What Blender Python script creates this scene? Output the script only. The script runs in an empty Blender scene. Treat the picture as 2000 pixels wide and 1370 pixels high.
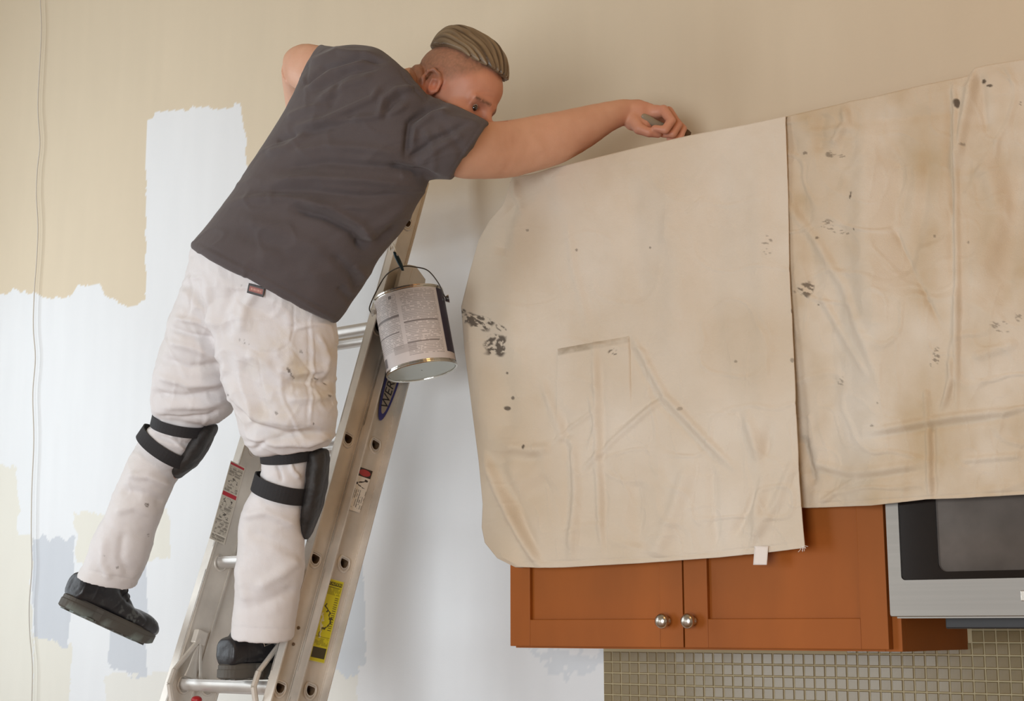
import bpy, bmesh, math, random
import numpy as np
from mathutils import Vector, Matrix
random.seed(7); rng = np.random.default_rng(7)
SC = bpy.context.scene; COL = SC.collection
# ------------------------------------------------------------------ camera
CX, CY, CZ, YAW, PIT, ROLL, FPX = 2.1641, -3.0684, 1.42226, .669845, .177478, -.001647, 2981.3
C0 = np.array([CX, CY, CZ])
_d0 = np.array([-math.sin(YAW), math.cos(YAW), 0]); _r0 = np.array([math.cos(YAW), math.sin(YAW), 0])
DV = _d0*math.cos(PIT) + np.array([0, 0, math.sin(PIT)]); _u0 = -_d0*math.sin(PIT) + np.array([0, 0, math.cos(PIT)])
RV = _r0*math.cos(ROLL) + _u0*math.sin(ROLL); UV = -_r0*math.sin(ROLL) + _u0*math.cos(ROLL)
cam = bpy.data.cameras.new('camera'); camo = bpy.data.objects.new('camera', cam); COL.objects.link(camo)
cam.sensor_width = 36; cam.lens = FPX*36/2000; cam.clip_start = .05
M = Matrix([[RV[0], UV[0], -DV[0], CX], [RV[1], UV[1], -DV[1], CY], [RV[2], UV[2], -DV[2], CZ], [0, 0, 0, 1]])
camo.matrix_world = M; SC.camera = camo
# ------------------------------------------------------------------ light and exposure
vs = SC.view_settings; vs.view_transform = 'Standard'; vs.look = 'None'; vs.exposure = 0; vs.gamma = 1; vs.use_curve_mapping = False
W = bpy.data.worlds.new('world'); SC.world = W; W.use_nodes = True
W.node_tree.nodes['Background'].inputs[0].default_value = (.9, .95, 1, 1); W.node_tree.nodes['Background'].inputs[1].default_value = .6
def area(name, loc, target, sx, sy, power, color, spread=180):
    l = bpy.data.lights.new(name, 'AREA'); l.shape = 'RECTANGLE'; l.size = sx; l.size_y = sy; l.energy = power; l.color = color; l.spread = math.radians(spread)
    o = bpy.data.objects.new(name, l); COL.objects.link(o); o.location = loc
    o.rotation_euler = (Vector(target)-Vector(loc)).to_track_quat('-Z', 'Y').to_euler(); return o
area('window_daylight', (-2.95, -1.75, 2.15), (-1.9, -.2, 2.5), 1.5, 2.0, 30, (.84, .93, 1))
area('patio_daylight', (-2.2, -5.3, 1.5), (-.6, 0, 1.9), 1.4, 2.2, 54, (.92, .97, 1))
area('right_fill_light', (1.7, -5.3, 1.25), (-.3, 0, .9), 2.0, 1.7, 56, (.93, .97, 1), 120)  # added right-side fill to brighten the middle of the wall
area('ceiling_lamp_light', (2.6, -1.8, 3.9), (1.5, 0, 2.5), .6, .6, 13, (1, .54, .20))

# ------------------------------------------------------------------ helpers
def PX(u, v, D): return C0 + D*(DV + (u-1000)/FPX*RV + (685-v)/FPX*UV)
def ray(u, v): return FPX*DV + (u-1000)*RV + (685-v)*UV
def onplane(u, v, p0, n):
    q = ray(u, v); return C0 + q*(np.dot(np.asarray(p0)-C0, n)/np.dot(q, n))
def atY(u, v, Y):
    q = ray(u, v); return C0 + q*((Y-CY)/q[1])
def pj(P):
    P = np.asarray(P)-C0; D = P @ DV; return 1000+FPX*(P @ RV)/D, 685-FPX*(P @ UV)/D, D
def lin(c): return tuple(((x/255)/12.92 if x/255 <= .04045 else ((x/255+.055)/1.055)**2.4) for x in c)

def _hash(ix, iy, iz, s):
    n = (ix*374761393 + iy*668265263 + iz*2147483647 + s*974634777) & 0xffffffff
    n = ((n ^ (n >> 13))*1274126177) & 0xffffffff
    n = n ^ (n >> 16)
    return (n & 0xffff)/32767.5-1
def vnoise(P, s=0):
    P = np.asarray(P, float); i = np.floor(P).astype(np.int64); f = P-i; f = f*f*(3-2*f); r = 0
    for dx in (0, 1):
        wx = f[:, 0] if dx else 1-f[:, 0]
        for dy in (0, 1):
            wy = f[:, 1] if dy else 1-f[:, 1]
            for dz in (0, 1):
                wz = f[:, 2] if dz else 1-f[:, 2]
                r = r + wx*wy*wz*_hash(i[:, 0]+dx, i[:, 1]+dy, i[:, 2]+dz, s)
    return r
def fbm(P, oct=4, s=0):
    r = 0; a = 1; P = np.asarray(P, float)
    for k in range(oct): r = r + a*vnoise(P*2**k+17.3*k, s+k); a *= .5
    return r
def segd(X, Y, pts):
    """distance of 2D points to a polyline and position 0..1 along it"""
    best = np.full(X.shape, 1e9); tt = np.zeros(X.shape); n = len(pts)-1
    for k in range(n):
        (x0, y0), (x1, y1) = pts[k], pts[k+1]; dx, dy = x1-x0, y1-y0; L = dx*dx+dy*dy+1e-9
        t = np.clip(((X-x0)*dx+(Y-y0)*dy)/L, 0, 1); d = np.hypot(X-x0-t*dx, Y-y0-t*dy)
        m = d < best; best = np.where(m, d, best); tt = np.where(m, (k+t)/n, tt)
    return best, tt
def folds(X, Y, fl):
    r = np.zeros(X.shape)
    for pts, w, a in fl:
        d, t = segd(X, Y, pts); r += a*np.exp(-(d/w)**2)*np.clip(np.minimum(t, 1-t)*6+.15, 0, 1)
    return r
def inpoly(X, Y, poly):
    r = np.zeros(X.shape, bool); n = len(poly)
    for i in range(n):
        x0, y0 = poly[i]; x1, y1 = poly[(i+1) % n]
        if y0 == y1: continue
        c = ((y0 > Y) != (y1 > Y)) & (X < (x1-x0)*(Y-y0)/(y1-y0)+x0); r ^= c
    return r

# materials
def mat(name, col, rough=.6, metal=0, bump=0, bscale=100, var=0, vscale=6, attr=None, coat=0, spec=.5, sub=0, grain=None, sheen=0):
    m = bpy.data.materials.new(name); m.use_nodes = True; nt = m.node_tree; b = nt.nodes['Principled BSDF']; L = nt.links
    b.inputs['Roughness'].default_value = rough; b.inputs['Metallic'].default_value = metal
    b.inputs['Specular IOR Level'].default_value = spec; b.inputs['Coat Weight'].default_value = coat; b.inputs['Coat Roughness'].default_value = .12
    if sheen: b.inputs['Sheen Weight'].default_value = sheen
    if sub: b.inputs['Subsurface Weight'].default_value = sub; b.inputs['Subsurface Scale'].default_value = .01; b.inputs['Subsurface Radius'].default_value = (1, .35, .2)
    tc = nt.nodes.new('ShaderNodeTexCoord')
    src = None
    if attr:
        a = nt.nodes.new('ShaderNodeAttribute'); a.attribute_name = attr; src = a.outputs['Color']
    if var or grain:
        n = nt.nodes.new('ShaderNodeTexNoise'); n.inputs['Scale'].default_value = vscale; n.inputs['Detail'].default_value = 6
        if grain:
            mp = nt.nodes.new('ShaderNodeMapping'); mp.inputs['Scale'].default_value = grain
            L.new(tc.outputs['Object'], mp.inputs[0]); L.new(mp.outputs[0], n.inputs['Vector'])
        else: L.new(tc.outputs['Object'], n.inputs['Vector'])
        mr = nt.nodes.new('ShaderNodeMapRange'); mr.inputs['From Min'].default_value = .3; mr.inputs['From Max'].default_value = .7
        mr.inputs['To Min'].default_value = 1-var; mr.inputs['To Max'].default_value = 1+var; L.new(n.outputs['Fac'], mr.inputs[0])
        vm = nt.nodes.new('ShaderNodeVectorMath'); vm.operation = 'SCALE'
        if src: L.new(src, vm.inputs[0])
        else: vm.inputs[0].default_value = col
        L.new(mr.outputs[0], vm.inputs['Scale']); src = vm.outputs[0]
    if src: L.new(src, b.inputs['Base Color'])
    else: b.inputs['Base Color'].default_value = (*col, 1)
    if bump:
        n2 = nt.nodes.new('ShaderNodeTexNoise'); n2.inputs['Scale'].default_value = bscale; n2.inputs['Detail'].default_value = 4
        L.new(tc.outputs['Object'], n2.inputs['Vector'])
        bp = nt.nodes.new('ShaderNodeBump'); bp.inputs['Strength'].default_value = bump; bp.inputs['Distance'].default_value = .002
        L.new(n2.outputs['Fac'], bp.inputs['Height']); L.new(bp.outputs[0], b.inputs['Normal'])
    return m
def paint(me, cols):
    a = me.color_attributes.new('paint', 'FLOAT_COLOR', 'POINT'); c = np.ones((len(me.vertices), 4), np.float32); c[:, :3] = cols
    a.data.foreach_set('color', c.ravel())

def link(name, me, m=None, parent=None, smooth=False, label=None):
    me.name = name; o = bpy.data.objects.new(name, me); COL.objects.link(o)
    if m: me.materials.clear(); me.materials.append(m)
    if parent: o.parent = parent
    if smooth: me.shade_smooth()
    if label: o['label'] = label
    return o
def tag(o, label, cat, group=None):
    o['label'] = label; o['category'] = cat
    if group: o['group'] = group
    return o
def empty(name, label, cat, loc=(0, 0, 0), group=None):
    o = bpy.data.objects.new(name, None); COL.objects.link(o); o.empty_display_size = .05
    tag(o, label, cat, group); o['_base'] = 0; del o['_base']; return o
def structure(o): o['kind'] = 'structure'; return o
def mesh(V, F):
    me = bpy.data.meshes.new('m'); me.from_pydata([tuple(map(float, v)) for v in V], [], [tuple(map(int, f)) for f in F]); me.update(); return me
def bmmesh(bm):
    me = bpy.data.meshes.new('m'); bm.normal_update(); bm.to_mesh(me); bm.free(); return me
def fastmesh(V, Q):
    V = np.asarray(V, np.float32); Q = np.asarray(Q, np.int32); me = bpy.data.meshes.new('m')
    me.vertices.add(len(V)); me.vertices.foreach_set('co', V.ravel()); k = Q.shape[1]
    me.loops.add(Q.size); me.loops.foreach_set('vertex_index', Q.ravel()); me.polygons.add(len(Q))
    me.polygons.foreach_set('loop_start', np.arange(0, Q.size, k, dtype=np.int32)); me.update(calc_edges=True); me.validate(); return me
def box(bm, a, b, bev=0, mtx=None):
    a = np.minimum(a, b), np.maximum(a, b); lo, hi = a
    r = bmesh.ops.create_cube(bm, size=1); vs_ = r['verts']
    for v in vs_: v.co = Vector([(lo[i]+hi[i])/2 + v.co[i]*(hi[i]-lo[i]) for i in range(3)])
    if bev:
        es = list({e for v in vs_ for e in v.link_edges}); r2 = bmesh.ops.bevel(bm, geom=es, offset=bev, segments=2, affect='EDGES', profile=.5)
        vs_ = list({v for f in r2['faces'] for v in f.verts} | {v for v in vs_ if v.is_valid})
    if mtx is not None:
        for v in vs_: v.co = mtx @ v.co
    return vs_
def boxobj(name, a, b, m, parent=None, bev=0, **k):
    bm = bmesh.new(); box(bm, a, b, bev); return link(name, bmmesh(bm), m, parent, **k)
def tube(pts, r, n=10, closed=False, sub=6):
    """smooth round tube through points; r scalar or list"""
    P = np.array(pts, float); R = np.full(len(P), r) if np.isscalar(r) else np.array(r, float)
    if sub > 1: P = catmull(P, sub); R = catmull(R[:, None], sub)[:, 0]
    T = np.gradient(P, axis=0); T /= np.linalg.norm(T, axis=1)[:, None]+1e-12
    up = np.array([0, 0, 1.]) if abs(T[0][2]) < .9 else np.array([1., 0, 0]); V = []; F = []
    N = np.cross(T[0], up); N /= np.linalg.norm(N)
    for i in range(len(P)):
        N = N-T[i]*np.dot(N, T[i]); N /= np.linalg.norm(N); B = np.cross(T[i], N)
        for k in range(n):
            a = 2*math.pi*k/n; V.append(P[i]+R[i]*(math.cos(a)*N+math.sin(a)*B))
    for i in range(len(P)-1):
        for k in range(n): F.append((i*n+k, i*n+(k+1) % n, (i+1)*n+(k+1) % n, (i+1)*n+k))
    F.append(tuple(range(n-1, -1, -1))); F.append(tuple((len(P)-1)*n+k for k in range(n)))
    return V, F
def catmull(P, sub):
    P = np.asarray(P, float); Q = np.vstack([2*P[0]-P[1], P, 2*P[-1]-P[-2]]); out = []
    for i in range(len(P)-1):
        p0, p1, p2, p3 = Q[i:i+4]
        for k in range(sub):
            t = k/sub; out.append(.5*((2*p1)+(-p0+p2)*t+(2*p0-5*p1+4*p2-p3)*t*t+(-p0+3*p1-3*p2+p3)*t**3))
    out.append(P[-1]); return np.array(out)
def loft(rings, n=32, sub=6, sq=2.2, cap=True):
    """rings: (center, uvec, vvec); smooth skin through ellipses"""
    A = np.array([np.concatenate(r) for r in rings], float)
    if sub > 1: A = catmull(A, sub)
    V = []; F = []; th = np.arange(n)*2*math.pi/n; c, s = np.cos(th), np.sin(th)
    cc = np.sign(c)*np.abs(c)**(2/sq); ss = np.sign(s)*np.abs(s)**(2/sq)
    for a in A: V.extend(a[:3]+cc[:, None]*a[3:6]+ss[:, None]*a[6:9])
    m = len(A)
    for i in range(m-1):
        for k in range(n): F.append((i*n+k, i*n+(k+1) % n, (i+1)*n+(k+1) % n, (i+1)*n+k))
    if cap: F.append(tuple(range(n-1, -1, -1))); F.append(tuple((m-1)*n+k for k in range(n)))
    return V, F
def pr(uA, vA, uB, vB, D, t, tilt=0, tv=None):
    """ring from two outline points; depth D at the centre, half-thickness t, tilt = depth at B minus centre"""
    A = PX(uA, vA, D-tilt); B = PX(uB, vB, D+tilt); return ((A+B)/2, (B-A)/2, DV*t if tv is None else tv)
def join(parts):
    V = []; F = []; o = 0
    for v, f in parts:
        V.extend(list(v)); F.extend([tuple(i+o for i in q) for q in f]); o += len(v)
    return V, F
# signed-distance modelling for rounded organic pieces
def sd_ell(P, c, r, R=None):
    q = P-np.asarray(c, float)
    if R is not None: q = q @ R
    r = np.asarray(r, float); k0 = np.linalg.norm(q/r, axis=1); k1 = np.linalg.norm(q/(r*r), axis=1)+1e-9; return k0*(k0-1)/k1
def sd_cap(P, a, b, ra, rb=None):
    rb = ra if rb is None else rb; a = np.asarray(a, float); b = np.asarray(b, float); ab = b-a
    t = np.clip(((P-a) @ ab)/(ab @ ab), 0, 1); return np.linalg.norm(P-a-t[:, None]*ab, axis=1)-(ra+(rb-ra)*t)
def smin(a, b, k): h = np.clip(.5+.5*(b-a)/k, 0, 1); return b*(1-h)+a*h-k*h*(1-h)
def smax(a, b, k): return -smin(-a, -b, k)
def nets(fn, lo, hi, h):
    lo = np.array(lo, float); hi = np.array(hi, float); n = np.ceil((hi-lo)/h).astype(int)+1
    g = np.meshgrid(*[lo[i]+h*np.arange(n[i]) for i in range(3)], indexing='ij'); P = np.stack([a.ravel() for a in g], 1)
    f = fn(P).reshape(n); s = f < 0
    cs = [s[a:n[0]-1+a, b:n[1]-1+b, c:n[2]-1+c] for a in (0, 1) for b in (0, 1) for c in (0, 1)]
    tot = sum(x.astype(int) for x in cs); act = (tot > 0) & (tot < 8); idx = -np.ones(act.shape, int); idx[act] = np.arange(act.sum())
    I = np.argwhere(act); acc = np.zeros((len(I), 3)); cnt = np.zeros(len(I))
    cor = [(a, b, c) for a in (0, 1) for b in (0, 1) for c in (0, 1)]
    for p in cor:
        for ax in range(3):
            if p[ax]: continue
            q = list(p); q[ax] = 1
            f0 = f[I[:, 0]+p[0], I[:, 1]+p[1], I[:, 2]+p[2]]; f1 = f[I[:, 0]+q[0], I[:, 1]+q[1], I[:, 2]+q[2]]
            m = (f0 < 0) != (f1 < 0); t = np.where(m, f0/(f0-f1+1e-20), 0); pos = np.tile(np.array(p, float), (len(I), 1)); pos[:, ax] = t
            acc[m] += pos[m]; cnt[m] += 1
    V = lo+h*(I+acc/cnt[:, None]); Q = []
    for ax in range(3):
        b, c = (ax+1) % 3, (ax+2) % 3; sl0 = [slice(1, -1)]*3; sl1 = [slice(1, -1)]*3; sl0[ax] = slice(0, -1); sl1[ax] = slice(1, None)
        s0, s1 = s[tuple(sl0)], s[tuple(sl1)]; E = np.argwhere(s0 != s1)
        if not len(E): continue
        flip = s0[tuple(E.T)]; E = E.copy(); E[:, b] += 1; E[:, c] += 1
        def at(db, dc): J = E.copy(); J[:, b] -= db; J[:, c] -= dc; return idx[J[:, 0], J[:, 1], J[:, 2]]
        q = np.stack([at(1, 1), at(0, 1), at(0, 0), at(1, 0)], 1); q[~flip] = q[~flip][:, ::-1]; Q.append(q)
    return V, np.vstack(Q)
def remesh(parts, voxel, smooth=3, lam=.5, disp=None, cut=None):
    """weld overlapping closed pieces into one continuous skin, relax it, then push folds in"""
    V, F = join(parts); me = mesh(V, F); o = bpy.data.objects.new('tmp', me); COL.objects.link(o)
    md = o.modifiers.new('r', 'REMESH'); md.mode = 'VOXEL'; md.voxel_size = voxel; md.adaptivity = 0
    dg = bpy.context.evaluated_depsgraph_get(); dg.update(); m2 = bpy.data.meshes.new_from_object(o.evaluated_get(dg))
    bpy.data.objects.remove(o); bpy.data.meshes.remove(me)
    n = len(m2.vertices); co = np.empty(n*3, np.float32); m2.vertices.foreach_get('co', co); co = co.reshape(-1, 3).astype(float)
    e = np.empty(len(m2.edges)*2, np.int32); m2.edges.foreach_get('vertices', e); e = e.reshape(-1, 2)
    deg = np.bincount(e.ravel(), minlength=n)[:, None]
    def sm(co, it, lam):
        for _ in range(it):
            acc = np.stack([np.bincount(e[:, 0], co[e[:, 1], k], n)+np.bincount(e[:, 1], co[e[:, 0], k], n) for k in range(3)], 1)
            co = co+lam*(acc/deg-co)
        return co
    co = sm(co, smooth, lam)
    def put(co): m2.vertices.foreach_set('co', co.astype(np.float32).ravel()); m2.update()
    put(co)
    if disp:
        nn = np.empty(n*3, np.float32); m2.vertices.foreach_get('normal', nn); nn = nn.reshape(-1, 3).astype(float)
        co = co+nn*disp(co, nn)[:, None]; put(sm(co, 1, .3))
    return m2
def vco(me):
    c = np.empty(len(me.vertices)*3, np.float32); me.vertices.foreach_get('co', c); return c.reshape(-1, 3).astype(float)
def grid(fn, nu, nv):
    u, v = np.meshgrid(np.linspace(0, 1, nu), np.linspace(0, 1, nv), indexing='ij'); P = fn(u.ravel(), v.ravel())
    i = np.arange((nu-1)*(nv-1)); a = (i//(nv-1))*nv+i % (nv-1); return P, np.stack([a, a+nv, a+nv+1, a+1], 1), u.ravel(), v.ravel()
def text(s, size, mtx, m, parent, name='lettering', depth=.0004):
    c = bpy.data.curves.new('t', 'FONT'); c.body = s; c.size = size; c.align_x = 'CENTER'; c.align_y = 'CENTER'; c.extrude = depth; c.resolution_u = 3
    o = bpy.data.objects.new('t', c); COL.objects.link(o); dg = bpy.context.evaluated_depsgraph_get(); dg.update()
    me = bpy.data.meshes.new_from_object(o.evaluated_get(dg)); bpy.data.objects.remove(o); me.transform(mtx); return link(name, me, m, parent)
def frame(o, x, y, z=None):
    x = np.array(x, float); x /= np.linalg.norm(x); y = np.array(y, float); y -= x*np.dot(x, y); y /= np.linalg.norm(y); z = np.cross(x, y)
    return Matrix([[x[0], y[0], z[0], o[0]], [x[1], y[1], z[1], o[1]], [x[2], y[2], z[2], o[2]], [0, 0, 0, 1]])

# ------------------------------------------------------------------ materials
TAN = np.array(lin((213, 199, 175))); PRIM = np.array(lin((226, 228, 230)))
m_wall = mat('wall_paint', (1, 1, 1), .75, bump=.12, bscale=220, attr='paint')
m_ceil = mat('ceiling_paint', lin((205, 190, 160)), .9); m_floor = mat('oak_floor', lin((150, 110, 75)), .5, var=.2, grain=(1, 12, 1))
m_side = mat('side_wall_paint', lin((205, 198, 186)), .85)
m_cab = mat('maple_stain', lin((156, 86, 30)), .5, spec=.22, var=.17, vscale=3, grain=(1.6, 1, .45), coat=0, bump=.03, bscale=60)
m_cabd = mat('maple_stain_dark', lin((120, 62, 36)), .45, var=.12, vscale=3)
m_nickel = mat('brushed_nickel', (.62, .58, .52), .28, metal=1, bump=.05, bscale=300)
m_steel = mat('stainless_steel', (.25, .232, .21), .42, metal=1, var=.04, vscale=2, grain=(.5, .5, 60))
m_blackgl = mat('black_glass', (.012, .009, .008), .10, spec=.3, coat=.2)
m_black = mat('black_plastic', (.02, .02, .022), .45)
m_alu = mat('aluminium', lin((216, 209, 199)), .42, metal=.35, var=.16, vscale=9, bump=.10, bscale=90)
m_alu2 = mat('worn_aluminium_rung', lin((214, 210, 205)), .34, metal=.5, var=.08, vscale=20)
m_dark = mat('hollow_rung_dark', lin((112, 92, 70)), .8)
m_tile = mat('glass_tile', lin((124, 108, 74)), .26, spec=.45, coat=.25, var=.10, vscale=30, bump=.10, bscale=70)
m_grout = mat('grout', lin((180, 167, 134)), .9)
m_cord = mat('cord_plastic', lin((205, 200, 190)), .6)

# ------------------------------------------------------------------ room
H = 4.6
XL, XR, YF = -3.1, 3.6, -5.6
def paint_wall(P):
    u, v, _ = pj(P); wob = lambda s, a, k: a*fbm(np.stack([u/k, v/k, u*0], 1), 4, s)
    n1 = wob(1, 5, 30); n2 = wob(5, 7, 14); n3 = wob(9, 14, 60)
    cx = np.tile(TAN, (len(P), 1))
    def mix(mask, col, a=1.): cx[mask] = cx[mask]*(1-a)+np.array(col)*a
    low = v+n2+8*np.sin(u/23) > np.interp(u, [-400, 0, 60, 90, 185, 230, 285, 330, 600], [560, 578, 572, 574, 562, 592, 588, 560, 520])
    low &= u+n1 < 720
    mix(low, PRIM)
    mix(inpoly(u+n1*.6, v+n2, [(284, 620), (286, 238), (305, 222), (400, 208), (468, 205), (480, 260), (484, 400), (484, 700)]), PRIM)
    # right of the ladder: one cut-in primer coat with a soft top edge
    t = np.clip((v+n3*2-300)/260, 0, 1); r = (u > 600); a = (t*t*(3-2*t))*r
    # above the cabinets the colour coat stays
    a = a*(u < 1300); cx = cx*(1-a[:, None])+PRIM*a[:, None]
    cream = np.array(lin((222, 218, 204))); blue = np.array(lin((200, 204, 210))); blu2 = np.array(lin((206, 212, 218)))
    mix(inpoly(u+n1, v+n2, [(-300, 915), (32, 912), (36, 1045), (60, 1050), (64, 1500), (-300, 1500)]), cream, .8)
    mix(inpoly(u+n1, v+n2, [(148, 1005), (330, 1000), (330, 1095), (148, 1100)]), cream, .8)
    mix(inpoly(u+n1, v+n2, [(64, 1240), (140, 1262), (130, 1500), (64, 1500)]), cream, .8)
    mix(inpoly(u+n1, v+n2, [(205, 1320), (700, 1300), (700, 1500), (205, 1500)]), cream, .55)
    mix(inpoly(u+n1*.5, v+n2*1.6, [(62, 1052), (145, 1055), (140, 1180), (132, 1262), (100, 1250), (66, 1245)]), blue)
    mix(inpoly(u+n1*.5, v+n2*1.6, [(216, 1085), (286, 1085), (287, 1322), (250, 1315), (212, 1300)]), blue)
    mix(inpoly(u+n1*.5, v+n2*1.6, [(630, 1060), (706, 1060), (716, 1300), (690, 1316), (610, 1325)]), blu2)
    mix(inpoly(u+n1*1.5, v+n2*2.5, [(1035, 1272), (1185, 1268), (1180, 1300), (1120, 1322), (1075, 1305)]), blu2, .7)
    cx *= (1+.018*fbm(P*np.array([3, 3, 3.]), 3, 3)+.012*fbm(P*np.array([26, 3, 4.]), 3, 13))[:, None]
    return cx
xs = np.concatenate([np.linspace(XL, -2.6, 6)[:-1], np.arange(-2.6, 1.3, .006), np.linspace(1.3, XR, 10)])
zs = np.concatenate([np.linspace(0, 1.2, 8)[:-1], np.arange(1.2, 3.3, .006), np.linspace(3.3, H, 6)])
gx, gz = np.meshgrid(xs, zs, indexing='ij'); P = np.stack([gx.ravel(), gx.ravel()*0, gz.ravel()], 1)
nv = len(zs); i = np.arange((len(xs)-1)*(nv-1)); a = (i//(nv-1))*nv+i % (nv-1)
me = fastmesh(P, np.stack([a, a+nv, a+nv+1, a+1], 1)); paint(me, paint_wall(P)); wall = structure(link('wall_back', me, m_wall, smooth=True))
structure(boxobj('floor', (XL-.1, YF-.1, -.1), (XR+.1, .1, 0), m_floor)); structure(boxobj('ceiling', (XL-.1, YF-.1, H), (XR+.1, .1, H+.1), m_ceil))
structure(boxobj('wall_right', (XR, YF, 0), (XR+.1, 0, H), m_side))
def holed(name, ax, pos, a0, a1, h0, h1, b0, b1):
    """wall slab with a window opening; ax = fixed axis"""
    bm = bmesh.new()
    for lo, hi, z0, z1 in ((a0, h0, 0, H), (h1, a1, 0, H), (h0, h1, 0, b0), (h0, h1, b1, H)):
        p = [(pos, lo, z0), (pos+.1, hi, z1)] if ax == 0 else [(lo, pos, z0), (hi, pos+.1, z1)]
        box(bm, *p)
    return structure(link(name, bmmesh(bm), m_side))
holed('wall_left', 0, XL-.1, YF, 0, -2.6, -.9, 1.1, 3.2); holed('wall_front', 1, YF-.1, XL, -.5, -2.95, -1.45, .4, 2.6); holed('wall_front', 1, YF-.1, -.5, XR, .65, 2.75, .4, 2.3)
m_trim = mat('white_trim', (.8, .8, .78), .5)
for name, ax, pos, h0, h1, b0, b1 in (('window_1', 0, XL-.05, -2.6, -.9, 1.1, 3.2), ('window_2', 1, YF-.05, -2.95, -1.45, .4, 2.6), ('fill_window_3', 1, YF-.05, .65, 2.75, .4, 2.3)):  # the last window is added to go with the right-side fill
    bm = bmesh.new()
    def bb(l0, l1, z0, z1, bm=bm, ax=ax, pos=pos):
        box(bm, (pos-.02, l0, z0) if ax == 0 else (l0, pos-.02, z0), (pos+.02, l1, z1) if ax == 0 else (l1, pos+.02, z1))
    bb(h0, h1, b0, b0+.05); bb(h0, h1, b1-.05, b1); bb(h0, h0+.05, b0, b1); bb(h1-.05, h1, b0, b1); bb((h0+h1)/2-.02, (h0+h1)/2+.02, b0, b1)
    structure(link(name, bmmesh(bm), m_trim))

# tile mosaic under the cabinets: each glass tile a piece of the wall
PT = .0254; x0 = atY(1183, 1300, 0)[0]
boxobj('grout', (x0, -.0085, 1.1), (1.9, -.0005, 1.46), m_grout, wall)
bm = bmesh.new(); s = PT*.5-.0013
prof = [(s, .0), (s, .0060), (s-.0012, .0070)]
rows = [[bm.verts.new((sx*w, -d, sz*w)) for sx, sz in ((-1, -1), (1, -1), (1, 1), (-1, 1))] for w, d in prof]
for r0, r1 in zip(rows, rows[1:]):
    for k in range(4): bm.faces.new((r0[k], r0[(k+1) % 4], r1[(k+1) % 4], r1[k]))
bm.faces.new(rows[-1])
tile_me = bmmesh(bm); tile_me.materials.append(m_tile); tile_me.name = 'tile'
cnt = 0; extra_t = []
for r_ in range(12):
    for c_ in range(60):
        cxx = x0+PT*(c_+.5); z = 1.4345-PT*(r_+.5)+PT*2
        u, v, _ = pj((cxx, -.006, z))
        top = 1.37+PT*.5 if cxx < .925 else 1.45
        if u > 2012 or v > 1384 or z > top or z < 1.15: continue
        if cxx < .925 and v < 1266: continue
        cnt += 1
        if cnt > 298: extra_t.append((cxx, z)); continue
        o = bpy.data.objects.new('tile', tile_me); COL.objects.link(o); o.parent = wall
        o.location = (cxx+random.uniform(-.0003, .0003), -.0035+random.uniform(-.0004, .0004), z); o.rotation_euler = (random.uniform(-.010, .010), 0, random.uniform(-.010, .010))
if extra_t:
    bm = bmesh.new()
    for cxx, z in extra_t: box(bm, (cxx-s, -.0035, z-s), (cxx+s, -.0105, z+s), .001)
    link('tile', bmmesh(bm), m_tile, wall)['kind'] = 'stuff'

# cord hanging down the wall
pts = [(79, -60), (79, 0), (81, 60), (77, 140), (74, 210), (78, 280), (73, 330), (71, 380), (74, 440), (72, 500), (67, 570), (65, 640), (69, 700), (64, 770), (66, 860), (62, 960), (61, 1050), (62, 1110), (57, 1180), (58, 1240), (63, 1300), (62, 1370), (60, 1460)]
V, F = tube([atY(u, v, -.02) for u, v in pts], .0021, 8, sub=5)
tag(link('hanging_cord', mesh(V, F), m_cord, smooth=True), 'thin off-white cord hanging down the wall at the far left', 'cord')

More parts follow.
